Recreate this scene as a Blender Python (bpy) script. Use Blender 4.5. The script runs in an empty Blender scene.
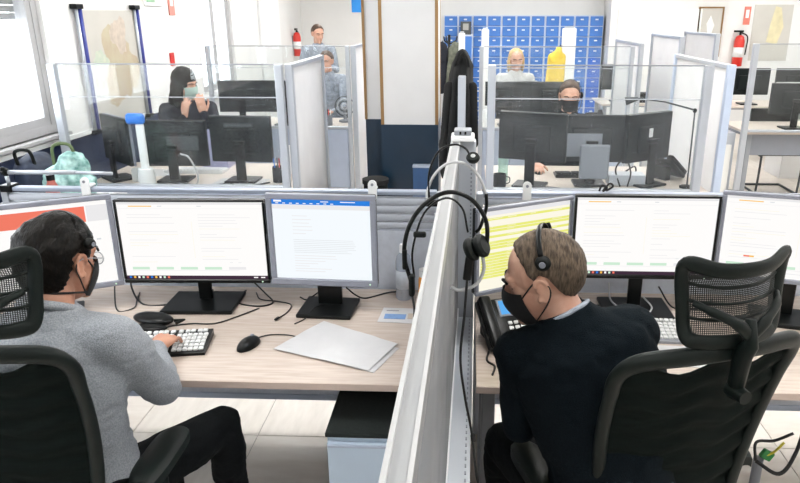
import bpy, bmesh, math, random
from mathutils import Vector, Matrix, Euler, noise as mnoise
V = Vector
PI = math.pi
rnd = random.Random(7)
SC = bpy.context.scene
C = SC.collection

# ------------------------------------------------------------------ camera
cam_d = bpy.data.cameras.new('camera')
cam = bpy.data.objects.new('camera', cam_d)
C.objects.link(cam)
SC.camera = cam
cam_d.sensor_fit = 'HORIZONTAL'
cam_d.sensor_width = 36.0
cam_d.lens = 36.0 * 680.0 / 800.0
cam_d.shift_x = -0.05
cam_d.clip_start = 0.05
_d = V((30, 228.5, -680)).normalized()          # depth axis of the room, in camera space
_u = V((0, 2028.5, 680)); _u = (_u - _d * _u.dot(_d)).normalized()
_x = _d.cross(_u)
cam.matrix_world = Matrix.Translation((0, 0, 1.88)) @ Matrix((_x, _d, _u)).to_4x4()

# ------------------------------------------------------------------ world, exposure
SC.view_settings.view_transform = 'Standard'
SC.view_settings.look = 'None'
SC.view_settings.exposure = 0.0
SC.view_settings.gamma = 1.0
SC.view_settings.use_curve_mapping = False
W = bpy.data.worlds.new('daylight'); SC.world = W
W.use_nodes = True
W.node_tree.nodes['Background'].inputs[0].default_value = (0.93, 0.97, 1.0, 1)
W.node_tree.nodes['Background'].inputs[1].default_value = 9.0
CEIL_POWER = 25.0        # radiance of the added ceiling light panels
try:
    SC.cycles.use_denoising = True
    SC.cycles.max_bounces = 8
    SC.cycles.transparent_max_bounces = 24
    SC.cycles.sample_clamp_indirect = 6.0
    SC.cycles.caustics_reflective = False
    SC.cycles.caustics_refractive = False
except Exception:
    pass

# ------------------------------------------------------------------ materials
MATS = {}
def nt(name):
    m = bpy.data.materials.new(name); m.use_nodes = True
    MATS[name] = m
    return m, m.node_tree.nodes, m.node_tree.links
def mat(name, col, rough=0.5, metal=0.0, var=0.0, scale=20.0, bump=0.0, bscale=None, stretch=(1, 1, 1), col2=None, spec=None, coat=0.0):
    m, N, L = nt(name)
    b = N['Principled BSDF']
    b.inputs['Base Color'].default_value = (*col, 1)
    b.inputs['Roughness'].default_value = rough
    b.inputs['Metallic'].default_value = metal
    if spec is not None: b.inputs['Specular IOR Level'].default_value = spec
    if coat: b.inputs['Coat Weight'].default_value = coat; b.inputs['Coat Roughness'].default_value = 0.15
    if var or bump:
        tc = N.new('ShaderNodeTexCoord'); mp = N.new('ShaderNodeMapping')
        mp.inputs['Scale'].default_value = stretch
        L.new(tc.outputs['Object'], mp.inputs[0])
    if var:
        n = N.new('ShaderNodeTexNoise'); n.inputs['Scale'].default_value = scale; n.inputs['Detail'].default_value = 4
        L.new(mp.outputs[0], n.inputs[0])
        r = N.new('ShaderNodeValToRGB')
        c2 = col2 or tuple(max(0, c * (1 - var)) for c in col)
        r.color_ramp.elements[0].position = 0.32; r.color_ramp.elements[0].color = (*c2, 1)
        r.color_ramp.elements[1].position = 0.68; r.color_ramp.elements[1].color = (*col, 1)
        L.new(n.outputs[0], r.inputs[0]); L.new(r.outputs[0], b.inputs['Base Color'])
    if bump:
        n2 = N.new('ShaderNodeTexNoise'); n2.inputs['Scale'].default_value = bscale or scale * 4; n2.inputs['Detail'].default_value = 3
        L.new(mp.outputs[0], n2.inputs[0])
        bp = N.new('ShaderNodeBump'); bp.inputs['Strength'].default_value = bump; bp.inputs['Distance'].default_value = 0.004
        L.new(n2.outputs[0], bp.inputs['Height']); L.new(bp.outputs[0], b.inputs['Normal'])
    return m
def emit(name, col, s=1.0):
    m, N, L = nt(name)
    for n in list(N):
        if n.type == 'BSDF_PRINCIPLED': N.remove(n)
    e = N.new('ShaderNodeEmission'); e.inputs[0].default_value = (*col, 1); e.inputs[1].default_value = s
    L.new(e.outputs[0], N['Material Output'].inputs[0])
    return m
def glassy(name, tint, haze, haze_col=(0.95, 0.97, 1.0), gloss=0.06, rough=0.03, smudge=0.0, translucent=False):
    """thin clear or frosted sheet: see-through, with a haze that scatters light and a weak reflection"""
    m, N, L = nt(name)
    for n in list(N):
        if n.type == 'BSDF_PRINCIPLED': N.remove(n)
    t = N.new('ShaderNodeBsdfTransparent'); t.inputs[0].default_value = (*tint, 1)
    d = N.new('ShaderNodeBsdfDiffuse'); d.inputs[0].default_value = (*haze_col, 1)
    src = d
    if translucent:
        tr = N.new('ShaderNodeBsdfTranslucent'); tr.inputs[0].default_value = (*haze_col, 1)
        mm = N.new('ShaderNodeMixShader'); mm.inputs[0].default_value = 0.45
        L.new(d.outputs[0], mm.inputs[1]); L.new(tr.outputs[0], mm.inputs[2]); src = mm
    g = N.new('ShaderNodeBsdfGlossy'); g.inputs['Roughness'].default_value = rough
    m1 = N.new('ShaderNodeMixShader'); m1.inputs[0].default_value = haze
    if smudge:
        n = N.new('ShaderNodeTexNoise'); n.inputs['Scale'].default_value = 3.0; n.inputs['Detail'].default_value = 5
        tc = N.new('ShaderNodeTexCoord'); L.new(tc.outputs['Object'], n.inputs[0])
        ma = N.new('ShaderNodeMapRange'); ma.inputs[1].default_value = 0.4; ma.inputs[2].default_value = 0.75
        ma.inputs[3].default_value = haze; ma.inputs[4].default_value = haze + smudge
        L.new(n.outputs[0], ma.inputs[0]); L.new(ma.outputs[0], m1.inputs[0])
    m2 = N.new('ShaderNodeMixShader'); m2.inputs[0].default_value = gloss
    L.new(t.outputs[0], m1.inputs[1]); L.new(src.outputs[0], m1.inputs[2])
    L.new(m1.outputs[0], m2.inputs[1]); L.new(g.outputs[0], m2.inputs[2])
    L.new(m2.outputs[0], N['Material Output'].inputs[0])
    return m
def perforated(name, col, freq, hole=0.35):
    """woven mesh cloth: a dark fabric with rows of real see-through holes"""
    m, N, L = nt(name)
    b = N['Principled BSDF']; b.inputs['Base Color'].default_value = (*col, 1); b.inputs['Roughness'].default_value = 0.6
    tc = N.new('ShaderNodeTexCoord'); mp = N.new('ShaderNodeMapping')
    mp.inputs['Rotation'].default_value = (0, math.radians(45), 0); mp.inputs['Scale'].default_value = (freq, freq, freq)
    L.new(tc.outputs['Object'], mp.inputs[0])
    sp = N.new('ShaderNodeSeparateXYZ'); L.new(mp.outputs[0], sp.inputs[0])
    s1 = N.new('ShaderNodeMath'); s1.operation = 'SINE'; s2 = N.new('ShaderNodeMath'); s2.operation = 'SINE'
    L.new(sp.outputs[0], s1.inputs[0]); L.new(sp.outputs[2], s2.inputs[0])
    mu = N.new('ShaderNodeMath'); mu.operation = 'MULTIPLY'; L.new(s1.outputs[0], mu.inputs[0]); L.new(s2.outputs[0], mu.inputs[1])
    gt = N.new('ShaderNodeMath'); gt.operation = 'GREATER_THAN'; gt.inputs[1].default_value = hole; L.new(mu.outputs[0], gt.inputs[0])
    t = N.new('ShaderNodeBsdfTransparent'); mx = N.new('ShaderNodeMixShader')
    L.new(gt.outputs[0], mx.inputs[0]); L.new(b.outputs[0], mx.inputs[1]); L.new(t.outputs[0], mx.inputs[2])
    L.new(mx.outputs[0], N['Material Output'].inputs[0])
    return m

white_wall = mat('white_wall_paint', (0.76, 0.76, 0.75), 0.7, var=0.03, scale=3, bump=0.05, bscale=60)
grey_wall = mat('pale_grey_wall_paint', (0.80, 0.80, 0.78), 0.7, var=0.04, scale=3)
blue_wall = mat('dark_blue_wall_paint', (0.010, 0.021, 0.062), 0.35, var=0.25, scale=4)
teal_wall = mat('petrol_blue_column_paint', (0.0035, 0.023, 0.050), 0.3, var=0.3, scale=3)
ceil_m = mat('ceiling_tile', (0.88, 0.88, 0.87), 0.9, var=0.04, scale=30)
tile_m = mat('cream_floor_tile', (0.70, 0.65, 0.59), 0.28, var=0.12, scale=5, stretch=(1, 4, 1), col2=(0.62, 0.56, 0.50))
tile_m2 = mat('cream_floor_tile_lighter', (0.74, 0.69, 0.63), 0.28, var=0.12, scale=5, stretch=(4, 1, 1), col2=(0.64, 0.59, 0.53))
joint_m = mat('floor_joint', (0.20, 0.18, 0.16), 0.8)
wood_m = mat('pale_wood_desk', (0.585, 0.50, 0.435), 0.27, var=0.12, scale=7, stretch=(1, 12, 1), col2=(0.49, 0.405, 0.345), spec=0.85)
edge_m = mat('desk_edge_band', (0.56, 0.45, 0.39), 0.4, var=0.1, scale=9, stretch=(1, 8, 8))
alu = mat('satin_aluminium', (0.47, 0.50, 0.55), 0.32, metal=0.35, var=0.05, scale=8)
alu_blue = mat('blue_grey_aluminium', (0.42, 0.48, 0.60), 0.4, metal=0.3, var=0.06, scale=8)
white_pl = mat('white_plastic', (0.82, 0.83, 0.83), 0.4, var=0.03, scale=10)
grey_pl = mat('mid_grey_plastic', (0.22, 0.235, 0.27), 0.4, var=0.05, scale=12)
silver_pl = mat('silver_monitor_plastic', (0.235, 0.25, 0.30), 0.42, var=0.05, scale=12)
black_pl = mat('black_plastic', (0.0035, 0.0045, 0.0045), 0.30, var=0.3, scale=14, spec=0.25)
black_mt = mat('matte_black_plastic', (0.004, 0.006, 0.0055), 0.55, var=0.3, scale=30, bump=0.1, bscale=300, spec=0.2)
chair_m = mat('green_black_chair_plastic', (0.0042, 0.0085, 0.0072), 0.45, var=0.35, scale=20, bump=0.15, bscale=400, spec=0.22)
chair_f = mat('black_chair_weave', (0.0035, 0.0078, 0.0065), 0.75, var=0.5, scale=60, bump=0.5, bscale=500, stretch=(0.4, 1, 3), spec=0.1)
monback = mat('monitor_back_black', (0.006, 0.010, 0.011), 0.45, var=0.3, scale=10, spec=0.25)
mesh_hole = perforated('chair_mesh_cloth', (0.004, 0.008, 0.007), 1050, 0.42)
slat_m = mat('pale_blue_grey_slat', (0.46, 0.49, 0.55), 0.45, var=0.05, scale=10)
trim_m = mat('blue_grey_trim', (0.30, 0.34, 0.42), 0.4, metal=0.2, var=0.05, scale=8)
column_m = mat('column_grey_white_paint', (0.64, 0.64, 0.645), 0.6, var=0.05, scale=4, bump=0.1, bscale=40)
fabric_panel = mat('pale_blue_panel_fabric', (0.60, 0.64, 0.72), 0.9, var=0.1, scale=40, bump=0.2, bscale=300)
panel_white = mat('white_panel_board', (0.80, 0.81, 0.83), 0.5, var=0.03, scale=5)
blue_metal = mat('pale_blue_steel', (0.50, 0.60, 0.72), 0.4, var=0.06, scale=6)
ped_top = mat('dark_grey_felt', (0.011, 0.017, 0.016), 0.9, var=0.4, scale=120, bump=0.3, bscale=500)
grey_metal = mat('grey_steel', (0.30, 0.32, 0.35), 0.4, metal=0.3, var=0.06, scale=6)
dark_metal = mat('dark_grey_steel', (0.06, 0.07, 0.075), 0.4, metal=0.2, var=0.1, scale=6)
paper_m = mat('white_paper', (0.56, 0.56, 0.57), 0.7, var=0.06, scale=8, bump=0.6, bscale=14)
rubber = mat('black_cable_rubber', (0.003, 0.0035, 0.004), 0.4, var=0.2, scale=20)
grey_cable = mat('grey_cable', (0.45, 0.46, 0.47), 0.4, var=0.05, scale=20)
glass_m = glassy('clear_screen_glass', (0.965, 0.98, 0.98), 0.005, smudge=0.03, gloss=0.03)
win_glass = glassy('window_glass', (0.97, 0.98, 0.99), 0.02, gloss=0.04)
frost = glassy('frosted_panel', (0.90, 0.91, 0.92), 0.42, haze_col=(0.46, 0.46, 0.47), gloss=0.07, rough=0.3, smudge=0.3, translucent=True)
rail_m = mat('brushed_rail_aluminium', (0.345, 0.355, 0.365), 0.38, metal=0.2, var=0.08, scale=6, stretch=(20, 1, 20))
frost_far = glassy('frosted_side_panel', (0.93, 0.94, 0.96), 0.80, haze_col=(0.86, 0.86, 0.87), gloss=0.05, rough=0.25, smudge=0.08, translucent=True)
bottle_m = glassy('translucent_bottle_plastic', (0.86, 0.90, 0.95), 0.40, haze_col=(0.75, 0.80, 0.88), gloss=0.08, rough=0.15, translucent=True)
skin = mat('skin_tanned', (0.50, 0.26, 0.17), 0.5, var=0.18, scale=18, col2=(0.42, 0.19, 0.12), bump=0.15, bscale=200)
skin2 = mat('skin_fair', (0.62, 0.385, 0.285), 0.5, var=0.15, scale=18, col2=(0.52, 0.26, 0.18), bump=0.1, bscale=200)
eye_w = mat('eye_white', (0.75, 0.74, 0.72), 0.2)
eye_d = mat('eye_iris', (0.02, 0.013, 0.01), 0.2)
hair_dark = mat('dark_brown_hair', (0.0075, 0.0055, 0.0038), 0.42, var=0.7, scale=120, stretch=(1, 0.22, 0.4), col2=(0.0012, 0.0012, 0.001), bump=1.0, bscale=200, spec=0.12)
hair_grey = mat('greying_brown_hair', (0.135, 0.10, 0.07), 0.6, var=0.7, scale=150, stretch=(1.4, 0.25, 0.35), col2=(0.035, 0.025, 0.017), bump=0.6, bscale=220, spec=0.2)
hair_blonde = mat('blonde_hair', (0.62, 0.42, 0.17), 0.5, var=0.4, scale=60)
hair_brown = mat('brown_hair', (0.09, 0.05, 0.03), 0.5, var=0.5, scale=60)
grey_knit = mat('grey_marl_sweater', (0.37, 0.392, 0.418), 0.92, var=0.35, scale=260, col2=(0.225, 0.243, 0.267), bump=0.6, bscale=420, spec=0.15)
navy_knit = mat('dark_navy_sweater', (0.0048, 0.0095, 0.0135), 0.95, var=0.5, scale=240, col2=(0.0018, 0.004, 0.006), bump=0.7, bscale=380, spec=0.12)
denim = mat('black_trousers', (0.004, 0.0055, 0.0065), 0.9, var=0.5, scale=120, bump=0.4, bscale=300, spec=0.15)
shoe_m = mat('black_shoe_leather', (0.012, 0.011, 0.011), 0.4, var=0.2, scale=30)
mask_black = mat('black_mask_cloth', (0.003, 0.003, 0.004), 0.8, var=0.3, scale=80)
mask_green = mat('pale_green_mask', (0.45, 0.60, 0.55), 0.8, var=0.1, scale=40)
charcoal = mat('charcoal_top', (0.014, 0.016, 0.026), 0.9, var=0.5, scale=50)
yellow_cloth = mat('yellow_jacket', (0.85, 0.60, 0.06), 0.8, var=0.2, scale=20)
stripe_cloth = mat('grey_blue_shirt', (0.33, 0.37, 0.44), 0.8, var=0.5, scale=30)
pale_cloth = mat('pale_shirt', (0.62, 0.62, 0.62), 0.8, var=0.2, scale=30)
coat_m = mat('black_coat_cloth', (0.002, 0.0023, 0.0028), 0.9, var=0.4, scale=30, bump=0.4, bscale=40)
brown_strip = mat('brown_corner_strip', (0.30, 0.17, 0.06), 0.5, var=0.2, scale=10, stretch=(1, 1, 0.2))
orange_m = mat('orange_bottle', (0.80, 0.30, 0.02), 0.3, var=0.1, scale=20)
red_m = mat('red_enamel', (0.65, 0.03, 0.02), 0.3, var=0.1, scale=10)
blue_sign = mat('sky_blue_sign', (0.02, 0.30, 0.85), 0.5, var=0.05, scale=8)
green_sign = mat('pale_green_sign', (0.30, 0.55, 0.35), 0.5, var=0.05, scale=8)
locker_blue = mat('blue_locker_door', (0.055, 0.19, 0.56), 0.4, var=0.12, scale=3)
locker_deep = mat('deep_blue_locker', (0.02, 0.14, 0.62), 0.4, var=0.12, scale=3)
locker_grey = mat('pale_locker_frame', (0.62, 0.68, 0.78), 0.4, var=0.05, scale=5)
teal_bag = mat('teal_patterned_cloth', (0.50, 0.74, 0.70), 0.8, var=0.8, scale=14, col2=(0.005, 0.10, 0.09))
indigo = mat('indigo_tube', (0.015, 0.03, 0.25), 0.4, var=0.1, scale=9)
map_m = mat('pale_map_paper', (0.56, 0.545, 0.50), 0.7, var=0.08, scale=3)
map_land = mat('map_land_ochre', (0.50, 0.455, 0.32), 0.7, var=0.3, scale=7, col2=(0.45, 0.36, 0.26))
map_green = mat('map_land_green', (0.42, 0.52, 0.44), 0.7, var=0.4, scale=12, col2=(0.60, 0.62, 0.50))
win_frame = mat('window_frame_paint', (0.40, 0.40, 0.41), 0.5, var=0.03, scale=10)
cream_m = mat('cream_shutter_slat', (0.36, 0.36, 0.34), 0.6, var=0.03, scale=5)
key_white = mat('pale_keycaps', (0.72, 0.73, 0.73), 0.4, var=0.06, scale=20)
cap_blue = mat('bright_blue_plastic', (0.02, 0.20, 0.75), 0.35, var=0.1, scale=8)
lens_m = glassy('spectacle_lens', (0.97, 0.97, 0.97), 0.02, gloss=0.12)
purple_cloth = mat('lilac_plastic', (0.42, 0.42, 0.62), 0.5, var=0.2, scale=10)
S_white = emit('screen_white', (1.0, 0.985, 0.97), 1.0)
S_cool = emit('screen_cool_white', (0.92, 0.965, 1.0), 1.0)
S_grey = emit('screen_grey_text', (0.72, 0.74, 0.76), 1.0)
S_pale = emit('screen_faint_text', (0.84, 0.83, 0.84), 1.0)
S_yellow = emit('screen_yellow_rows', (0.84, 0.85, 0.20), 1.0)
S_cream = emit('screen_cream', (0.98, 0.94, 0.80), 1.0)
S_green = emit('screen_green_rows', (0.62, 0.84, 0.66), 1.0)
S_red = emit('screen_red_banner', (0.90, 0.21, 0.14), 1.0)
S_blue = emit('screen_blue_bar', (0.03, 0.22, 0.74), 1.0)
S_orange = emit('screen_orange', (0.95, 0.55, 0.10), 1.0)
S_dark = emit('screen_dark_taskbar', (0.055, 0.03, 0.05), 1.0)
S_lcd = emit('phone_lcd_blue', (0.12, 0.42, 0.86), 1.0)
lamp_e = emit('added_light_diffuser', (1.0, 0.985, 0.96), CEIL_POWER)

# ------------------------------------------------------------------ mesh tools
class MB:
    def __init__(s): s.v = []; s.f = []
    def add(s, vs, fs):
        o = len(s.v); s.v += [V(p) for p in vs]; s.f += [tuple(i + o for i in f) for f in fs]; return s
    def box(s, c, sz, rot=None):
        x, y, z = sz[0] / 2, sz[1] / 2, sz[2] / 2
        p = [V(q) for q in ((-x, -y, -z), (x, -y, -z), (x, y, -z), (-x, y, -z), (-x, -y, z), (x, -y, z), (x, y, z), (-x, y, z))]
        if rot is not None: p = [rot @ q for q in p]
        return s.add([q + V(c) for q in p], [(0, 3, 2, 1), (4, 5, 6, 7), (0, 1, 5, 4), (1, 2, 6, 5), (2, 3, 7, 6), (3, 0, 4, 7)])
    def bb(s, x0, x1, y0, y1, z0, z1): return s.box(((x0 + x1) / 2, (y0 + y1) / 2, (z0 + z1) / 2), (x1 - x0, y1 - y0, z1 - z0))
    def rbox(s, c, sz, r=0.005, seg=2, rot=None):
        bm = bmesh.new(); bmesh.ops.create_cube(bm, size=1)
        for q in bm.verts: q.co = V((q.co.x * sz[0], q.co.y * sz[1], q.co.z * sz[2]))
        bmesh.ops.bevel(bm, geom=list(bm.edges), offset=min(r, min(sz) * 0.49), segments=seg, profile=0.5, affect='EDGES')
        bm.verts.index_update()
        vs = [(rot @ q.co if rot is not None else q.co) + V(c) for q in bm.verts]
        fs = [tuple(q.index for q in f.verts) for f in bm.faces]
        bm.free(); return s.add(vs, fs)
    def ring(s, c, ax, r, n, ry=None, ux=None):
        ax = V(ax).normalized()
        a = V(ux) if ux is not None else (V((0, 0, 1)) if abs(ax.z) < 0.9 else V((1, 0, 0)))
        a = (a - ax * a.dot(ax)).normalized(); b = ax.cross(a)
        ry = r if ry is None else ry
        return [V(c) + a * (r * math.cos(2 * PI * i / n)) + b * (ry * math.sin(2 * PI * i / n)) for i in range(n)]
    def loft(s, rings, closed=False, cap=True):
        n = len(rings[0]); o = len(s.v)
        for r in rings: s.v += [V(p) for p in r]
        m = len(rings)
        for j in range(m if closed else m - 1):
            k = (j + 1) % m
            for i in range(n):
                i2 = (i + 1) % n
                s.f.append((o + j * n + i, o + j * n + i2, o + k * n + i2, o + k * n + i))
        if cap and not closed:
            s.f.append(tuple(o + i for i in range(n - 1, -1, -1))); s.f.append(tuple(o + (m - 1) * n + i for i in range(n)))
        return s
    def cyl(s, p0, p1, r0, r1=None, n=16):
        r1 = r0 if r1 is None else r1; ax = V(p1) - V(p0)
        return s.loft([s.ring(p0, ax, r0, n), s.ring(p1, ax, r1, n)])
    def tube(s, pts, r, n=8, closed=False, flat=None, up=None):
        pts = [V(p) for p in pts]; m = len(pts); rs = []
        a = None
        for i in range(m):
            if closed: t = pts[(i + 1) % m] - pts[i - 1]
            else: t = pts[min(i + 1, m - 1)] - pts[max(i - 1, 0)]
            t.normalize()
            if a is None: a = V(up) if up is not None else (V((0, 0, 1)) if abs(t.z) < 0.9 else V((1, 0, 0)))
            elif up is not None: a = V(up)
            a = (a - t * a.dot(t))
            a = a.normalized() if a.length > 1e-6 else t.orthogonal().normalized()
            b = t.cross(a)
            rr = r[i] if isinstance(r, (list, tuple)) else r
            rb = rr if flat is None else rr * flat
            rs.append([pts[i] + a * (rr * math.cos(2 * PI * k / n)) + b * (rb * math.sin(2 * PI * k / n)) for k in range(n)])
        return s.loft(rs, closed)
    def lathe(s, prof, c=(0, 0, 0), n=20, rot=None):
        rs = []
        for r, z in prof:
            ring = [V((max(r, 1e-4) * math.cos(2 * PI * i / n), max(r, 1e-4) * math.sin(2 * PI * i / n), z)) for i in range(n)]
            rs.append([(rot @ p if rot is not None else p) + V(c) for p in ring])
        return s.loft(rs)
    def ell(s, c, rad, rot=None, n=20, m=12):
        rs = []
        for j in range(m + 1):
            t = PI * (0.02 + 0.96 * j / m) ; z = -math.cos(t); q = math.sin(t)
            ring = [V((rad[0] * q * math.cos(2 * PI * i / n), rad[1] * q * math.sin(2 * PI * i / n), rad[2] * z)) for i in range(n)]
            rs.append([(rot @ p if rot is not None else p) + V(c) for p in ring])
        return s.loft(rs)
    def cap(s, p0, p1, r0, r1, n=16):
        p0 = V(p0); p1 = V(p1); ax = (p1 - p0); l = ax.length; ax.normalize(); rs = []
        for k in range(5):
            t = PI / 2 * (0.06 + 0.94 * k / 4); rs.append(s.ring(p0 - ax * r0 * math.cos(t), ax, r0 * math.sin(t), n))
        for k in range(4, -1, -1):
            t = PI / 2 * (0.06 + 0.94 * k / 4); rs.append(s.ring(p1 + ax * r1 * math.cos(t), ax, r1 * math.sin(t), n))
        return s.loft(rs)
    def prism(s, poly, y0, y1):
        """outline in x,z pulled from y0 to y1"""
        n = len(poly)
        s.add([(p[0], y0, p[1]) for p in poly] + [(p[0], y1, p[1]) for p in poly],
              [tuple(range(n)), tuple(range(2 * n - 1, n - 1, -1))] + [(i, i + n, (i + 1) % n + n, (i + 1) % n) for i in range(n)])
        return s
    def sheet(s, fn, nu, nv, th=None):
        """fn(u,v)->point ; optional thickness along a given vector"""
        o = len(s.v)
        P = [[V(fn(i / nu, j / nv)) for j in range(nv + 1)] for i in range(nu + 1)]
        for row in P: s.v += row
        w = nv + 1
        for i in range(nu):
            for j in range(nv): s.f.append((o + i * w + j, o + (i + 1) * w + j, o + (i + 1) * w + j + 1, o + i * w + j + 1))
        if th is not None:
            t = V(th); o2 = len(s.v)
            for row in P: s.v += [p + t for p in row]
            for i in range(nu):
                for j in range(nv): s.f.append((o2 + i * w + j, o2 + i * w + j + 1, o2 + (i + 1) * w + j + 1, o2 + (i + 1) * w + j))
            for i in range(nu):
                s.f.append((o + i * w, o2 + i * w, o2 + (i + 1) * w, o + (i + 1) * w))
                s.f.append((o + i * w + nv, o + (i + 1) * w + nv, o2 + (i + 1) * w + nv, o2 + i * w + nv))
            for j in range(nv):
                s.f.append((o + j, o + j + 1, o2 + j + 1, o2 + j))
                a = o + nu * w; b = o2 + nu * w
                s.f.append((a + j, b + j, b + j + 1, a + j + 1))
        return s
    def mesh(s, name, smooth=False, fix=True):
        me = bpy.data.meshes.new(name); me.from_pydata([tuple(p) for p in s.v], [], s.f)
        if fix:
            bm = bmesh.new(); bm.from_mesh(me); bmesh.ops.recalc_face_normals(bm, faces=bm.faces); bm.to_mesh(me); bm.free()
        if smooth:
            me.polygons.foreach_set('use_smooth', [True] * len(me.polygons))
        me.update(); return me
    def build(s, name, m, parent=None, smooth=False, loc=None, angle=None):
        me = s.mesh(name, smooth or angle is not None)
        if angle is not None:
            try: me.set_sharp_from_angle(angle=angle)
            except Exception: pass
        return link(name, me, m, parent, loc)
def link(name, me, m, parent=None, loc=None):
    o = bpy.data.objects.new(name, me)
    if m is not None and not me.materials: me.materials.append(m)
    C.objects.link(o)
    if parent is not None: o.parent = parent
    if loc is not None: o.location = loc
    return o
def tag(o, label=None, cat=None, group=None, kind=None):
    if label: o['label'] = label
    if cat: o['category'] = cat
    if group: o['group'] = group
    if kind: o['kind'] = kind
    return o
def thing(name, label, cat, loc=(0, 0, 0), rz=0.0, group=None):
    o = bpy.data.objects.new(name, None); C.objects.link(o); o.empty_display_size = 0.1
    o.location = loc; o.rotation_euler = (0, 0, rz)
    return tag(o, label, cat, group)
def struct(name, mb, m, smooth=False):
    return tag(mb.build(name, m, smooth=smooth), kind='structure')
SM = math.radians(40)
def spline(pts, n=8, closed=False):
    P = [V(p) for p in pts]; out = []; m = len(P)
    for i in range(m if closed else m - 1):
        a = P[i - 1] if (closed or i > 0) else P[0] * 2 - P[1]
        b = P[i]; c = P[(i + 1) % m]
        d = P[(i + 2) % m] if (closed or i + 2 < m) else P[-1] * 2 - P[-2]
        for k in range(n):
            t = k / n
            out.append(0.5 * ((2 * b) + (c - a) * t + (2 * a - 5 * b + 4 * c - d) * t * t + (3 * b - a - 3 * c + d) * t ** 3))
    if not closed: out.append(P[-1])
    return out
def rrect(w, h, r, n=5, cx=0, cz=0):
    out = []
    for (sx, sz, a0) in ((1, 1, 0), (-1, 1, 90), (-1, -1, 180), (1, -1, 270)):
        for k in range(n + 1):
            a = math.radians(a0 + 90 * k / n)
            out.append((cx + sx * (w / 2 - r) + r * math.cos(a), cz + sz * (h / 2 - r) + r * math.sin(a)))
    return out
def remesh(mb, name, vox, smooth=3, factor=0.5, fn=None):
    me = mb.mesh(name + '_raw'); o = bpy.data.objects.new(name + '_raw', me); C.objects.link(o)
    md = o.modifiers.new('r', 'REMESH'); md.mode = 'VOXEL'; md.voxel_size = vox; md.use_smooth_shade = True
    if smooth:
        ms = o.modifiers.new('s', 'SMOOTH'); ms.factor = factor; ms.iterations = smooth
    dg = bpy.context.evaluated_depsgraph_get(); dg.update()
    out = bpy.data.meshes.new_from_object(o.evaluated_get(dg))
    out.name = name
    bpy.data.objects.remove(o); bpy.data.meshes.remove(me)
    if fn:
        for q in out.vertices: q.co = fn(q.co)
    out.polygons.foreach_set('use_smooth', [True] * len(out.polygons))
    out.materials.clear()
    return out
def copy_tree(o, parent=None):
    c = o.copy(); C.objects.link(c)
    if parent is not None: c.parent = parent
    for ch in list(o.children): copy_tree(ch, c)
    return c

# ================================================================== THE ROOM
XL, XR, YN, YF, ZC = -2.85, 6.0, -2.2, 12.0, 2.8
fl = struct('floor', MB().bb(XL - .2, XR + .2, YN - .2, YF + .2, -0.12, -0.004), joint_m)
tme = {}
for k, mm in enumerate((tile_m, tile_m2)):
    me = MB().rbox((0, 0, -0.004), (0.597, 0.597, 0.008), 0.0015, 1).mesh('floor_tile'); me.materials.append(mm); tme[k] = me
nt_ = 0
for i in range(-4, 9):
    for j in range(-5, 16):
        x = -0.97 + 0.3 + i * 0.6; y = 2.70 + 0.3 + j * 0.6
        if x < XL + .2 or y > YF - .2 or x > 5.3: continue
        link('floor_tile', tme[rnd.randint(0, 1)], None, fl, (x + 0, y, 0)); nt_ += 1
struct('ceiling', MB().bb(XL - .2, XR + .2, YN - .2, YF + .2, ZC, ZC + .1), ceil_m)

wins = [(2.30, 4.66, 1.09, 2.35), (-0.40, 1.90, 1.09, 2.35), (7.35, 8.45, 1.0, 2.35)]  # second opening lies out of view, added to let in more daylight
ZW = 1.05                                          # top of the blue paint
wl = MB(); wlb = MB()
ys = sorted([YN] + [w[0] for w in wins] + [w[1] for w in wins] + [YF])
for k in range(len(ys) - 1):
    a, b = ys[k], ys[k + 1]
    w = [q for q in wins if q[0] == a]
    if w:
        wl.bb(XL - .22, XL, a, b, w[0][3], ZC)
        if w[0][2] > ZW: wl.bb(XL - .22, XL, a, b, ZW, w[0][2])
    else: wl.bb(XL - .22, XL, a, b, ZW, ZC)
WL = struct('wall_left', wl, white_wall)
tag(MB().bb(XL - .22, XL + .004, YN, 6.6, 0.0, ZW - .012).build('blue_dado', blue_wall, WL))
tag(MB().bb(XL - .22, XL + .002, 6.6, YF, 0.0, ZW).build('white_dado', white_wall, WL))
MB().bb(XL - .0, XL + .018, YN, 6.6, ZW - .03, ZW).build('dado_rail', white_pl, WL)
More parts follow.
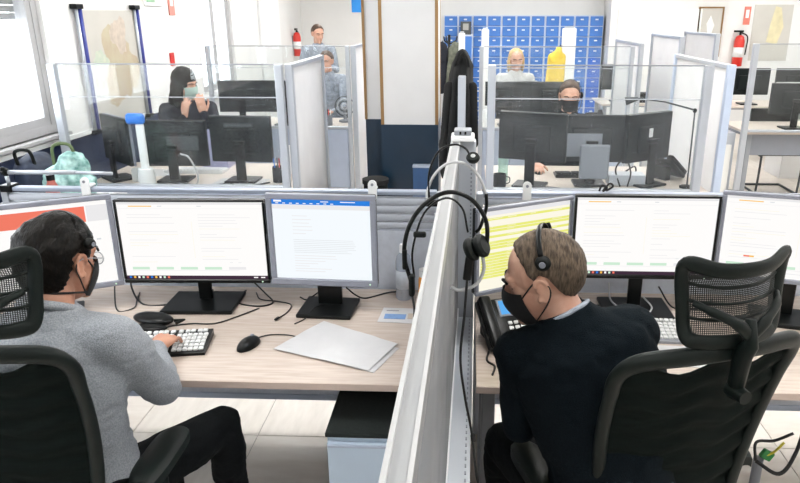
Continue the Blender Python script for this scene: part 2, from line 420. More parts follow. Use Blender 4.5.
for n, (y0, y1, z0, z1) in enumerate(wins):
    wo = thing('window_%d' % (n + 1), None, None, (XL - .08, (y0 + y1) / 2, z0)); tag(wo, kind='structure')
    hw = (y1 - y0) / 2; hh = z1 - z0; fw = 0.06
    fr = MB(); fr.bb(-.05, .05, -hw, -hw + fw, 0, hh).bb(-.05, .05, hw - fw, hw, 0, hh).bb(-.05, .05, -hw + fw, hw - fw, 0, fw).bb(-.05, .05, -hw + fw, hw - fw, hh - fw, hh)
    fr.build('window_frame', win_frame, wo)
    ns = 3 if hw > 1 else 2
    sw = (2 * hw - 2 * fw) / ns
    for k in range(ns):
        a = -hw + fw + k * sw; b = a + sw; s_ = 0.055
        so = MB().bb(-.03, .045, a, a + s_, fw, hh - fw).bb(-.03, .045, b - s_, b, fw, hh - fw).bb(-.03, .045, a + s_, b - s_, fw, fw + s_).bb(-.03, .045, a + s_, b - s_, hh - fw - s_, hh - fw).build('sash', win_frame, wo)
        MB().bb(0.004, 0.012, a + s_, b - s_, fw + s_, hh - fw - s_).build('pane', win_glass, so)
        if k: MB().rbox((.052, a + .028, hh * .42), (.015, .025, .06), .004).tube([(.06, a + .028, hh * .42), (.085, a + .028, hh * .42), (.085, a + .028, hh * .42 - .1)], .009, 8).build('window_handle', white_pl, so)
    MB().rbox((.075, 0, -.012), (.11, 2 * hw + .08, .024), .005).build('window_sill', win_frame, wo)
    if n == 0:
        for k in range(11):
            MB().rbox((-.068, 0, 0.77 + k * .047), (.012, 2 * hw - 2 * fw, .043), .004, 1).build('shutter_slat', cream_m, wo)
struct('wall_back', MB().bb(XL - .2, 2.3, YF, YF + .2, 0, ZC), white_wall)
struct('wall_back_right', MB().bb(2.22, XR + .2, 11.4, 11.6, 0, ZC), white_wall)
struct('wall_return', MB().bb(2.22, 2.32, 11.6, YF, 0, ZC), white_wall)
struct('wall_right', MB().bb(XR, XR + .2, YN, 11.4, 0, ZC), white_wall)
struct('wall_front', MB().bb(XL - .2, XR + .2, YN - .2, YN, 0, ZC), white_wall)
struct('baseboard_back', MB().bb(2.25, XR, 11.38, 11.4, 0.0, .09), grey_pl)
# grey board field on the far right wall
tag(MB().rbox((2.98, 11.385, 1.44), (1.30, .03, 1.00), .004).build('wall_panel_board', grey_wall), 'pale grey board on the far right wall left of the picture', 'board')

# column
col = thing('wall_column', None, None, (-0.45, 5.42, 0)); tag(col, kind='structure')
MB().bb(-.215, .215, -.215, .215, 1.07, ZC).build('upper_shaft', column_m, col)
MB().bb(-.22, .22, -.22, .22, 0.0, 1.07).build('painted_base', teal_wall, col)
for sx in (-1, 1):
    for sy in (-1, 1):
        MB().bb(sx * .207 - .012, sx * .207 + .012, sy * .207 - .012, sy * .207 + .012, 1.07, ZC).build('corner_strip', brown_strip, col)
# slim blue box standing before the column and a pipe duct on its side
dk = thing('wall_duct', None, None, (-0.745, 5.62, 0)); tag(dk, kind='structure')
MB().bb(-.08, .08, -.14, .14, 1.07, ZC).build('upper_shaft', column_m, dk)
MB().bb(-.083, .083, -.143, .143, 0, 1.07).build('painted_base', teal_wall, dk)
MB().bb(-.088, -.068, -.152, -.132, 1.07, ZC).build('corner_strip', brown_strip, dk)
bb_ = thing('waste_bin', 'dark round waste bin at the foot of the blue column', 'bin', (-0.70, 5.02, 0)); bb_.scale = (.62, .62, .82)
MB().lathe([(.11, 0), (.125, .02), (.15, .80), (.158, .80), (.158, .83), (.145, .83), (.13, .1)], n=24).build('bin_body', black_mt, bb_, angle=SM)
MB().lathe([(.150, .795), (.163, .80), (.163, .84), (.150, .842)], n=24).build('rim', coat_m, bb_, angle=SM)
cbx = thing('wall_box', 'small blue box fixed low on the blue column', 'box', (-0.36, 5.19, .62))
MB().rbox((0, -.03, .0), (.13, .06, .26), .006).build('box_body', mat('blue_box', (0.03, 0.09, 0.22), .4, var=.1), cbx)
MB().rbox((0, -.03, .14), (.135, .066, .02), .004).build('lid', alu_blue, cbx)

# unseen ceiling panels added to light the room, denser towards the back
for i in range(4):
    for j, y in enumerate((-.6, 1.7, 3.7, 5.3, 6.9, 8.5, 10.2)):
        x = -1.75 + i * 2.2
        cl = thing('added_ceiling_light', 'square light panel added out of view in the ceiling to brighten the room', 'ceiling light', (x, y, ZC), group='added ceiling light panels')
        MB().bb(-.31, .31, -.31, -.285, -.02, 0).bb(-.31, .31, .285, .31, -.02, 0).bb(-.31, -.285, -.285, .285, -.02, 0).bb(.285, .31, -.285, .285, -.02, 0).build('frame', white_pl, cl)
        MB().bb(-.285, .285, -.285, .285, -.014, -.006).build('diffuser', lamp_e, cl)

# ================================================================== NEAR PARTITION (runs away from the camera)
Y0, Y1 = -0.2, 2.72
def px_(y): return -0.093 + 0.0115 * (y - .6)      # its left face, the partition stands a little out of square
lip_m = mat('rail_lip_highlight', (0.48, 0.485, 0.49), 0.35, metal=0.2, var=0.05)  # paler than the rail: the lit edge is put into the colour
pt = thing('desk_partition', 'long aluminium framed frosted partition between the two front desks', 'partition', (0, 0, 0))
def slant(mb, xo0, xo1, ya, yb, z0, z1):
    a, b = px_(ya), px_(yb)
    return mb.add([(a + xo0, ya, z0), (a + xo1, ya, z0), (b + xo1, yb, z0), (b + xo0, yb, z0), (a + xo0, ya, z1), (a + xo1, ya, z1), (b + xo1, yb, z1), (b + xo0, yb, z1)],
                  [(0, 3, 2, 1), (4, 5, 6, 7), (0, 1, 5, 4), (1, 2, 6, 5), (2, 3, 7, 6), (3, 0, 4, 7)])
slant(MB(), 0.0, 0.036, Y0, Y1, 1.352, 1.388).build('top_rail', rail_m, pt)
m_ = MB(); slant(m_, 0.000, 0.007, Y0, Y1, 1.388, 1.396); slant(m_, 0.030, 0.036, Y0, Y1, 1.388, 1.393); m_.build('rail_lip', lip_m, pt)
slant(MB(), 0.012, 0.016, Y0, Y1, .66, 1.352).build('frosted_panel', frost, pt)
slant(MB(), 0.028, 0.032, Y0, Y1, .66, 1.352).build('frosted_panel', frost, pt)
slant(MB(), 0.004, 0.036, Y0, Y1, .06, .66).build('lower_board', panel_white, pt)
slant(MB(), 0.036, 0.098, Y0, Y1 - .05, .46, .64).build('cable_raceway', alu, pt)
m_ = MB()
for k in range(60):
    y = .7 + k * .033
    m_.box((px_(y) + .085, y, .6405), (.005, .014, .002))
m_.build('raceway_slots', grey_pl, pt)
for y in (0.2, 1.5):
    slant(MB(), 0.004, 0.038, y, y + .04, 0.0, .06).build('foot', grey_pl, pt)
# upright post where the partition meets the rear screens, slotted
po = thing('slotted_post', 'slotted aluminium post with grey cap where the partition meets the rear screens', 'post', (-0.012, 2.765, 0))
MB().rbox((0, 0, .695), (.088, .07, 1.39), .006).build('post_body', alu, po)
m_ = MB()
for k in range(34): m_.box((.026, -.0355, .78 + k * .017), (.006, .002, .009))
m_.build('slot_column', grey_pl, po)
MB().rbox((-.01, -.01, 1.402), (.094, .10, .024), .006).build('post_cap', white_pl, po)
MB().rbox((-.01, -.01, 1.425), (.070, .075, .022), .004).build('cap_block', grey_metal, po)
MB().box((-.02, -.0505, 1.425), (.008, .004, .012)).box((0., -.0505, 1.425), (.008, .004, .012)).build('cap_marks', black_pl, po)

# ================================================================== NEAR REAR SCREENS (behind the monitors)
def rear_screen(label, x0, x1):
    t = thing('desk_screen', label, 'screen panel', ((x0 + x1) / 2, 2.765, 0), group='low slatted screens behind the front monitors'); h = (x1 - x0) / 2
    MB().bb(-h + .03, h - .03, -.014, .014, .19, 1.00).build('fabric_board', fabric_panel, t)
    for k in range(4):
        MB().rbox((0, 0, 1.022 + k * .036), (2 * h - .06, .034, .031), .008, 2).build('slat', slat_m, t, angle=SM)
    for s_ in (-1, 1): MB().rbox((s_ * (h - .015), 0, .585), (.03, .04, 1.17), .005).build('upright', alu, t)
    MB().rbox((0, 0, 1.166), (2 * h - .06, .044, .018), .004).build('top_trim', trim_m, t)
    MB().rbox((0, 0, .18), (2 * h - .06, .04, .03), .005).build('bottom_trim', alu_blue, t)
    for s_ in (-1, 1): MB().rbox((s_ * (h - .05), 0, .012), (.05, .30, .024), .006).build('foot', grey_metal, t)
rear_screen('low pale slatted screen behind the left monitors', -2.0, -.099)
rear_screen('low pale slatted screen behind the right monitors', .036, 2.0)
for lab, x in (('white rounded clip on the left screen beside the square monitor', -.396), ('white rounded clip on the right screen above the yellow-lined monitor', .245), ('white rounded clip on the left screen above the leftmost monitor', -1.617)):
    t = thing('screen_clip', lab, 'clip', (x, 2.765, 1.1755), group='white clips on the rear screens')
    MB().prism([(-.018, -.03), (.018, -.03)] + [(.018 * math.cos(a), .03 + .018 * math.sin(a)) for a in [PI * k / 8 for k in range(9)]], -.032, -.024).build('tab', white_pl, t)
    MB().rbox((0, 0, .006), (.03, .06, .010), .003).build('saddle', white_pl, t)
    MB().cyl((0, -.031, .03), (0, -.036, .03), .006).build('screw', grey_pl, t)

# ================================================================== NEAR DESKS
def front_desk(label, x0, x1):
    t = thing('office_desk', label, 'desk', ((x0 + x1) / 2, 2.33, 0), group='pale wood front desks'); h = (x1 - x0) / 2
    MB().rbox((0, 0, .7275), (2 * h, .80, .025), .003).build('desktop', wood_m, t)
    MB().rbox((0, -.4015, .7275), (2 * h, .003, .0245), .001, 1).build('front_edge', edge_m, t)
    for s_ in (-1, 1):
        MB().rbox((s_ * (h - .05), -.12, .36), (.05, .05, .69), .006).build('leg', grey_metal, t)
        MB().rbox((s_ * (h - .05), .28, .36), (.05, .05, .69), .006).build('leg', grey_metal, t)
        MB().rbox((s_ * (h - .05), .08, .02), (.055, .62, .035), .006).build('foot', grey_metal, t)
    MB().rbox((0, .30, .68), (2 * h - .16, .05, .06), .004).build('cross_beam', dark_metal, t)
    MB().rbox((0, .33, .57), (2 * h - .2, .10, .02), .004).build('cable_tray', grey_metal, t)
    return t
front_desk('pale wood desk of the man in the grey sweater', -2.0, -.099)
front_desk('pale wood desk of the man in the navy sweater', .036, 2.0)

# drawer pedestal
pd = thing('drawer_pedestal', 'pale blue drawer pedestal with dark top under the left desk', 'pedestal', (-.280, 2.10, 0))
MB().rbox((0, 0, .31), (.33, .46, .54), .005).build('cabinet_body', blue_metal, pd)
MB().rbox((0, 0, .589), (.34, .475, .018), .004).build('top_pad', ped_top, pd)
for k, (za, zb) in enumerate(((.39, .568), (.215, .384), (.05, .209))):
    d_ = MB().rbox((0, -.237, (za + zb) / 2), (.326, .018, zb - za - .006), .003).build('drawer', blue_metal, pd)
    MB().rbox((0, -.248, zb - .012), (.322, .006, .010), .002).build('drawer_pull', alu_blue, d_)
for sx in (-1, 1):
    for sy in (-1, 1): MB().cyl((sx * .14 - .012, sy * .18, .02), (sx * .14 + .012, sy * .18, .02), .02).build('caster', black_pl, pd)

# ================================================================== MONITORS
def monitor(label, loc, rz, w, h, zb, bez, content=None, base=(.24, .18), bot=.02, side=.016, name='monitor', group=None, back=None, screen=None, tilt=0.0, neckw=.07, vesa=False):
    """faces local -y; panel bottom zb above the desk"""
    back = back or monback
    t = thing(name, label, 'monitor', loc, rz, group)
    R = Matrix.Rotation(tilt, 3, 'X'); c0 = V((0, 0, zb + h / 2))
    def put(mb, nm, m, par=t, **k):
        mb.v = [R @ p + c0 for p in mb.v]; return mb.build(nm, m, par, **k)
    fr = MB(); W2, H2 = w / 2, h / 2
    for (x0, x1, z0, z1) in ((-W2, W2, -H2, -H2 + bot), (-W2, W2, H2 - side, H2), (-W2, -W2 + side, -H2 + bot, H2 - side), (W2 - side, W2, -H2 + bot, H2 - side)):
        fr.rbox(((x0 + x1) / 2, -.006, (z0 + z1) / 2), (x1 - x0, .018, z1 - z0), .003, 1)
    put(fr, 'bezel', bez)
    put(MB().rbox((0, .014, 0), (w - .004, .026, h - .004), .006), 'housing', back)
    put(MB().rbox((0, .036, -.01), (w * .55, .028, h * .55), .012), 'rear_cover', back)
    sc = put(MB().bb(-W2 + side, W2 - side, -.006, -.003, -H2 + bot, H2 - side), 'screen', screen or S_white)
    if content:
        sw, sh = w - 2 * side, h - bot - side
        ox, oz = -W2 + side, H2 - side
        byc = {}
        for (u0, v0, u1, v1, m) in content:
            mb = byc.setdefault(m.name, MB())
            xa, xb = ox + u0 * sw, ox + u1 * sw; za, zb_ = oz - v0 * sh, oz - v1 * sh
            yy = -.0063 - .0002 * len(byc)
            mb.add([(xa, yy, zb_), (xb, yy, zb_), (xb, yy, za), (xa, yy, za)], [(0, 1, 2, 3)])
        for k_, mb in byc.items(): tag(put(mb, 'screen_print', MATS[k_], sc), kind='stuff')
    put(MB().cyl((W2 - .03, -.0165, -H2 + bot * .5), (W2 - .03, -.0150, -H2 + bot * .5), .0035, n=10), 'power_button', S_green)
    bw, bd = base
    MB().rbox((0, .061, zb * .5 + .068), (neckw, .020, zb + .12), .006).build('neck', black_pl, t)
    MB().prism([(-.04, 0), (.04, 0), (.04, .02), (-.04, .02)], .03, .075).build('hinge', black_pl, t).location = (0, 0, zb + h * .42)
    MB().rbox((0, .03, .009), (bw, bd, .016), .005).build('base', black_pl, t)
    return t
def doc_lines(u0, u1, v0, v1, n, m, lo=.3, hi=1.0, seed=1, th=.008):
    r = random.Random(seed); out = []
    for k in range(n):
        v = v0 + (v1 - v0) * k / max(1, n - 1); L = u0 + (u1 - u0) * r.uniform(lo, hi)
        out.append((u0, v, L, v + th, m))
    return out
def form_page(seed, rows=18, taskbar=True, green=True):
    r = random.Random(seed); c = [(0, 0, 1, .035, S_pale), (.08, .05, .24, .062, S_orange), (.28, .05, .31, .06, S_grey), (.55, .05, .58, .06, S_grey)]
    c += [(.0, .085, 1, .088, S_pale), (.5, .25, .503, .72, S_cream)]
    for k in range(rows):
        v = .16 + k * .036
        for u in (.06, .55):
            if r.random() < .75: c.append((u, v, u + r.uniform(.08, .36), v + .006, S_pale if r.random() < .75 else S_cream))
    if green:
        for k in range(5): c.append((.05 + k * .17, .84, .17 + k * .17, .875, S_green if k < 4 else S_pale))
        c.append((.05, .885, .8, .89, S_pale))
    c += [(.74, .78, .76, .785, S_grey), (.80, .78, .82, .785, S_grey)]
    if taskbar:
        c.append((0, .955, 1, 1, S_dark))
        for k in range(10): c.append((.02 + k * .03, .962, .035 + k * .03, .99, (S_blue, S_orange, S_white, S_green, S_red)[k % 5]))
        c += [(.90, .97, .93, .985, S_white), (.95, .97, .98, .985, S_white)]
    return c
# left desk
monitor('silver framed monitor with a red page banner at the left end of the left desk', (-1.625, 2.360, .74), math.radians(28), .56, .375, .105, silver_pl,
        [(0, .055, .85, .24, S_red), (.86, .05, 1, .24, S_pale)] + doc_lines(.0, .45, .32, .95, 9, S_pale, seed=4) + [(.9, .45, .93, .47, S_grey), (.5, .4, .7, .41, S_pale)],
        bot=.022, side=.02)
monitor('wide black monitor with a web form behind the left keyboard', (-1.078, 2.505, .74), math.radians(2), .585, .345, .112, black_pl,
        form_page(3), base=(.29, .21), bot=.016, side=.009, neckw=.055)
c3 = [(0, 0, 1, .065, S_blue), (.02, .012, .10, .035, S_white), (.5, .02, .58, .03, S_white), (.7, .02, .85, .03, S_white)]
c3 += [(0.04 + k * .07, .045, .07 + k * .07, .055, S_white) for k in range(9)] + [(0, .07, 1, .12, S_pale)]
c3 += doc_lines(.2, .45, .2, .42, 6, S_pale, .5, 1, 3) + doc_lines(.2, .85, .5, .66, 8, S_grey, .85, 1, 5, .005) + doc_lines(.2, .7, .7, .9, 7, S_pale, .3, 1, 6)
monitor('square silver monitor with a text document beside the sanitiser bottle', (-.557, 2.475, .74), math.radians(-3), .425, .372, .12, silver_pl, c3, base=(.22, .19), bot=.028, side=.022, screen=S_cool, neckw=.1)
# right desk
cy = [(0, 0, 1, .06, S_pale)]
r_ = random.Random(11)
for k in range(24):
    v = .09 + k * .0365
    cy.append((.02, v, 1, v + .030, S_yellow if r_.random() < .72 else S_cream))
    for u in (.1, .3, .55, .8):
        if r_.random() < .6: cy.append((u, v + .008, u + r_.uniform(.04, .15), v + .014, S_cream))
monitor('monitor full of yellow table rows beside the partition', (.214, 2.435, .74), math.radians(29), .425, .335, .145, silver_pl, cy, bot=.016, side=.014, screen=S_cream)
monitor('wide black monitor with a pale form in front of the man in navy', (.68, 2.515, .74), math.radians(0), .545, .335, .155, black_pl, form_page(8), base=(.27, .21), bot=.016, side=.009, neckw=.055)
c6 = form_page(5, taskbar=False) + [(0, .93, 1, .935, S_grey)] + [(.16, .74, .20, .76, S_red), (.2, .74, .23, .76, S_orange)]
monitor('grey framed monitor behind the chair headrest at the right end', (1.232, 2.455, .74), math.radians(-15), .56, .345, .165, silver_pl, c6, bot=.018, side=.016)
# far desks: monitors seen from behind

# ================================================================== OFFICE CHAIRS
def office_chair(label, loc, rz, head_dz=0.0, arm_z=.67, recline=.10, hdx=0.0, hh=.165):
    t = thing('office_chair', label, 'chair', loc, rz, 'black mesh office chairs at the front desks')
    zt, zb = 1.155, .56
    def by(z, x=0.0):
        k = max(0.0, (z - zb) / (zt - zb))
        return -.205 - recline * k ** 1.3 + .035 * (1 - (2 * k - .8) ** 2) * .6 + .045 * (x / .24) ** 2
    def hw(z):
        k = (z - zb) / (zt - zb)
        return .185 + .055 * math.sin(min(1, k * 1.15) * PI / 2)
    # base
    for k in range(5):
        a = 2 * PI * k / 5 + .3; dx, dy = math.cos(a), math.sin(a)
        MB().tube([(dx * .03, dy * .03, .115), (dx * .16, dy * .16, .10), (dx * .29, dy * .29, .075)], [.026, .022, .016], 8).build('base_leg', chair_m, t, angle=SM)
        c_ = MB()
        for s_ in (-1, 1): c_.cyl((dx * .29 - dy * .012 * s_, dy * .29 + dx * .012 * s_, .028), (dx * .29 - dy * .026 * s_, dy * .29 + dx * .026 * s_, .028), .028, n=14)
        c_.cyl((dx * .29, dy * .29, .03), (dx * .29, dy * .29, .07), .008).cyl((dx * .29 - dy * .014, dy * .29 + dx * .014, .028), (dx * .29 + dy * .014, dy * .29 - dx * .014, .028), .007)
        c_.build('caster', black_pl, t, angle=SM)
    MB().cyl((0, 0, .09), (0, 0, .24), .028).cyl((0, 0, .22), (0, 0, .41), .018).build('gas_column', black_pl, t, angle=SM)
    MB().rbox((0, -.03, .415), (.20, .26, .05), .012).build('seat_mechanism', chair_m, t)
    # seat
    def seat(u, v):
        a, b = u * 2 - 1, v * 2 - 1
        sx = a * .245 * (1 - .06 * b * b); sy = b * .235 + .02
        return (sx, sy, .49 - .035 * max(0, b) ** 3 - .02 * abs(a) ** 4 - .012 * (1 - a * a) * (1 - b * b))
    MB().sheet(seat, 14, 14, (0, 0, -.055)).build('seat', chair_f, t, angle=SM)
    # back frame loop
    side = [zb + (zt - .055 - zb) * k / 8 for k in range(9)]
    loop = [V((hw(z), by(z, hw(z)), z)) for z in side]
    loop += [V((.205, by(zt - .012, .205), zt - .012)), V((.10, by(zt + .004, .10), zt + .004)), V((0, by(zt + .008), zt + .008))]
    full = loop + [V((-p.x, p.y, p.z)) for p in reversed(loop[:-1])]
    lower = [V((-.10, by(zb - .025, .1), zb - .03)), V((.10, by(zb - .025, .1), zb - .03))]
    sp = spline(full + lower, 5, True)
    rr = [.0125 + .003 * max(0, min(1, (p.z - 1.02) / .12)) for p in sp]
    MB().tube(sp, rr, 12, True, flat=1.5, up=(0, 1, 0)).build('back_frame', chair_m, t, smooth=True)
    # woven back, its top edge sagging clear of the bar
    def back(u, v):
        zmax = zt - .012 - .034 * (math.sin(min(1, abs(u - .5) * 2 / .8) * PI)) ** 2 - .012
        z = zb - .02 + (zmax - zb + .02) * v
        x = (u * 2 - 1) * hw(z)
        return (x, by(z, x) + .006 + .0055 * math.cos(v * 52), z)
    MB().sheet(back, 20, 70, (0, .005, 0)).build('back_mesh', chair_f, t, smooth=True)
    # spine
    MB().tube([(0, -.02, .42), (0, -.20, .45), (0, by(.58) - .03, .58), (0, by(.66) - .025, .66)], [.028, .028, .024, .018], 10, flat=.7, up=(0, 1, 0)).build('back_spine', chair_m, t, smooth=True)
    # head rest
    z0 = 1.365 + head_dz; yh = by(zt) - .012
    MB().tube([(0, by(zt) - .030, zt - .09), (0, by(zt) - .040, zt + .02), (hdx * .7, yh - .045, z0 - .075), (hdx, yh - .035, z0 - .02)], [.021, .024, .020, .014], 12, flat=.7, up=(0, 1, 0)).build('headrest_post', chair_m, t, smooth=True)
    MB().cyl((-.0, by(zt) - .02, zt - .075), (0, by(zt) - .068, zt - .075), .020, .016, 14).build('post_knob', chair_m, t, angle=SM)
    def hx(u, v):
        wz = .114 + .018 * v
        x = (u * 2 - 1) * wz
        return V((x + hdx, yh + .055 * (x / .15) ** 2 + .02 * (v - .5) - .035 * max(0, v - .75) * 2, z0 + (v - .5) * hh + .018 * abs(u * 2 - 1) ** 3 * v))
    hp = [hx(u, 0) for u in (.12, .5, .88)] + [hx(1, v) for v in (.1, .5, .85)] + [hx(u, 1) for u in (.97, .75, .5, .25, .03)] + [hx(0, v) for v in (.85, .5, .1)]
    MB().tube(spline(hp, 6, True), .0085, 12, True, flat=2.1, up=(0, 1, 0)).build('headrest_frame', chair_m, t, smooth=True)
    hm = MB().sheet(lambda u, v: hx(u, v) + V((0, 0, 0)), 16, 12).build('headrest_mesh', mesh_hole, t, smooth=True)
    for v in (.30, .52, .74):
        MB().tube([hx(u / 8, v) + V((0, .001, 0)) for u in range(9)], .0042, 6).build('headrest_rib', chair_m, t, smooth=True)
    for s_ in (0, 1):
        e = hx(.06 if s_ == 0 else .94, .52); sgn = -1 if s_ == 0 else 1
        MB().tube(spline([(hdx, yh - .040, z0 - .06), (hdx + sgn * .035, yh - .040, z0 - .025), (hdx + sgn * .085, yh - .012, z0 + .0), tuple(e + V((0, -.010, 0)))], 5), [.014] * 6 + [.011] * 5 + [.008] * 5, 8, flat=.8).build('headrest_arm', chair_m, t, smooth=True)
    # arm rests
    for s_ in (-1, 1):
        MB().tube([(s_ * .19, -.02, .425), (s_ * .285, -.02, .44), (s_ * .295, -.01, .52), (s_ * .29, 0, arm_z - .02)], [.018, .018, .02, .022], 8, flat=1.4).build('arm_post', chair_m, t, smooth=True)
        def pad(u, v, s_=s_):
            a, b = u * 2 - 1, v * 2 - 1
            return (s_ * .29 + a * .047 * (1 - .35 * b ** 4), .02 + b * .13, arm_z + .016 - .012 * abs(a) ** 3 - .010 * abs(b) ** 4)
        MB().sheet(pad, 8, 14, (0, 0, -.028)).build('arm_pad', chair_m, t, angle=SM)
    return t
office_chair('black mesh chair with headrest under the man in the grey sweater', (-1.155, 1.59, 0), math.radians(0), -.062, hdx=.095, recline=.07, hh=.155, arm_z=.69)
office_chair('black mesh chair with headrest behind the man in the navy sweater', (.490, 1.690, 0), math.radians(19), -.085)

# ================================================================== PEOPLE
def basis(face, up):
    f = V(face).normalized(); u = V(up); u = (u - f * u.dot(f)).normalized(); r = f.cross(u)
    return Matrix((r, f, u)).transposed()          # columns right, forward, up
def hand(mb, w, d, n, side, curl=.35, s=1.0, spread=.10):
    """palm and five fingers; d finger direction, n back of the hand, side +1 right hand"""
    d = V(d).normalized(); n = V(n); n = (n - d * n.dot(d)).normalized(); x = d.cross(n) * (-side)   # x towards the thumb
    P = lambda a, b, c: V(w) + (x * a + d * b + n * c) * s
    rr = []
    for b, hw_, th in ((-.02, .024, .019), (.015, .030, .017), (.05, .038, .015), (.085, .039, .012), (.094, .036, .009)):
        c = P(0, b, 0); rr.append([c + (x * hw_ * math.cos(2 * PI * i / 16) + n * th * math.sin(2 * PI * i / 16)) * s for i in range(16)])
    mb.loft(rr)
    for k, (xa, L, r) in enumerate(((.029, .070, .0085), (.0095, .079, .0088), (-.010, .073, .0084), (-.029, .057, .0075))):
        p = P(xa, .082, -.001); ang = curl * .5; y = (xa / .03) * spread
        for seg, fr in enumerate((.45, .32, .25)):
            dd = (d * math.cos(ang) - n * math.sin(ang) + x * y).normalized()
            q = p + dd * (L * fr * s); mb.cap(p, q, r * s * (1 - .07 * seg), r * s * (1 - .07 * (seg + 1)), 10)
            p = q; ang += curl * (1.1 if seg == 0 else .9)
    p = P(.026, .012, -.004)
    for (dx, dy, dn, L, r) in ((.62, .75, -.15, .042, .0125), (.40, .90, -.22, .032, .0105), (.15, .95, -.30, .024, .0092)):
        q = p + (x * dx + d * dy + n * dn).normalized() * (L * s); mb.cap(p, q, r * s, r * s * .88, 10); p = q
def limb(mb, pts, rad):
    for k in range(len(pts) - 1): mb.cap(pts[k], pts[k + 1], rad[k], rad[k + 1], 16)
def torso(mb, J, g, top=True, low=True):
    R_ = (V(J['shR']) - V(J['shL'])).normalized()
    pel, ch, nk = V(J['pel']), V(J['chest']), V(J['neck'])
    cps = [pel - (ch - pel) * .22, pel, pel.lerp(ch, .5), ch, ch.lerp(nk, .62), nk.lerp(ch, .08), nk + (nk - ch) * .10]
    rad = [(.165, .125), (.178, .130), (.163, .122), (.182, .128), (.175, .108), (.095, .078), (.066, .064)]
    b = J.get('build', 1.0)
    rs = []
    hipR = V(J['hipR']) - V(J['hipL']); hipR.normalize()
    for k, (c, (rx, ry)) in enumerate(zip(cps, rad)):
        t = (cps[min(k + 1, 6)] - cps[max(k - 1, 0)]).normalized()
        r = hipR.lerp(R_, min(1, k / 3)); r = (r - t * r.dot(t)).normalized(); f = t.cross(r)
        rs.append([c + r * ((rx * b + g) * math.cos(2 * PI * i / 28)) + f * ((ry * b + g) * math.sin(2 * PI * i / 28)) for i in range(28)])
    mb.loft(rs)
    for s_ in 'LR':
        mb.cap(ch.lerp(nk, .70) + (V(J['sh' + s_]) - ch.lerp(nk, .7)) * .35, V(J['sh' + s_]), .075 * b + g, .066 * b + g)
def arms(mb, J, g, upto=1.0):
    b = J.get('build', 1.0)
    for s_ in 'LR':
        sh, el, wr = V(J['sh' + s_]), V(J['el' + s_]), V(J['wr' + s_])
        limb(mb, [sh, sh.lerp(el, .5), el], [.064 * b + g, .056 * b + g, .047 * b + g]); limb(mb, [el, el.lerp(wr, .4), el.lerp(wr, upto)], [.047 * b + g, .046 * b + g, .031 + g])
def legs(mb, J, g, upto=1.0):
    for s_ in 'LR':
        h, k, a = V(J['hip' + s_]), V(J['kn' + s_]), V(J['an' + s_])
        limb(mb, [h, h.lerp(k, .5), k], [.092 + g, .082 + g, .062 + g]); limb(mb, [k, k.lerp(a, .35), k.lerp(a, upto)], [.060 + g, .057 + g, .041 + g])
def head_prims(mb, H, c, neck, s=1.0, ears=True, beard=0):
    T = lambda p: V(c) + H @ (V(p) * s)
    E = lambda p, r: mb.ell(T(p), [q * s for q in r], H, 24, 16)
    E((0, -.014, .022), (.074, .094, .090)); E((0, .028, -.028), (.061, .062, .082)); E((0, .034, -.078), (.047, .052, .040))
    E((0, .066, .022), (.052, .026, .018)); E((.034, .058, -.030), (.022, .025, .020)); E((-.034, .058, -.030), (.022, .025, .020))
    E((0, .086, -.066), (.023, .012, .006)); E((0, .084, -.077), (.021, .012, .006)); E((0, .083, -.105), (.020, .016, .016))
    mb.cap(T((0, .084, .010)), T((0, .106, -.032)), .008 * s, .0125 * s, 12); E((.011, .094, -.037), (.008, .009, .007)); E((-.011, .094, -.037), (.008, .009, .007))
    for sx in (-1, 1):
        if ears:
            cur = []
            for k in range(11):
                a = math.radians(-110 + 27 * k); cur.append(T((sx * (.077 + .007 * math.sin(a * .5 + 1)), -.010 - .018 * math.cos(a) * (1 if math.sin(a) > -.3 else .8), -.008 + .030 * math.sin(a))))
            mb.tube(cur, [.0058 * s] * 11, 8)
            mb.ell(T((sx * .075, -.008, -.008)), (.007 * s, .015 * s, .026 * s), H, 14, 10); mb.ell(T((sx * .077, .004, -.034)), (.006 * s, .008 * s, .010 * s), H, 10, 8)
    for sx in (-1, 1): E((sx * .031, .0635, .007), (.0165, .0140, .0085)); E((sx * .031, .0625, -.013), (.0160, .0130, .0065))
    nk = V(neck)
    a, b = T((0, -.018, -.045)), nk
    mb.cap(a, b, .049 * s, .057 * s, 18)
    return T
def hair_cap(name, T, mfn, th=.011, nz=.004, nf=45, sub=5, cen=(0, -.016, .018), rad=(.0775, .0975, .0985), stretch=(1, .5, 1)):
    bm = bmesh.new(); bmesh.ops.create_icosphere(bm, subdivisions=sub, radius=1.0)
    for q in bm.verts:
        d = q.co.normalized(); p = V((cen[0] + rad[0] * d.x, cen[1] + rad[1] * d.y, cen[2] + rad[2] * d.z))
        m = max(0.0, min(1.0, mfn(p) / .024 + .4)); m = m * m * (3 - 2 * m)
        n = mnoise.noise(V((p.x * stretch[0], p.y * stretch[1], p.z * stretch[2])) * nf) * nz + mnoise.noise(p * nf * 3.1) * nz * .5
        q.co = T(p + d * (th * m - .014 * (1 - m) + n * m))
    me = bpy.data.meshes.new(name); bm.to_mesh(me); bm.free()
    me.polygons.foreach_set('use_smooth', [True] * len(me.polygons))
    return me
def pw(x, tab):
    if x <= tab[0][0]: return tab[0][1]
    for (a, b), (c, d) in zip(tab, tab[1:]):
        if x <= c: return b + (d - b) * (x - a) / (c - a)
    return tab[-1][1]
SHORT = [(-.12, -.082), (-.065, -.078), (-.048, -.045), (-.034, .010), (-.012, .028), (.006, .004), (.010, .000), (.022, .010), (.035, .042), (.06, .066), (.085, .082)]
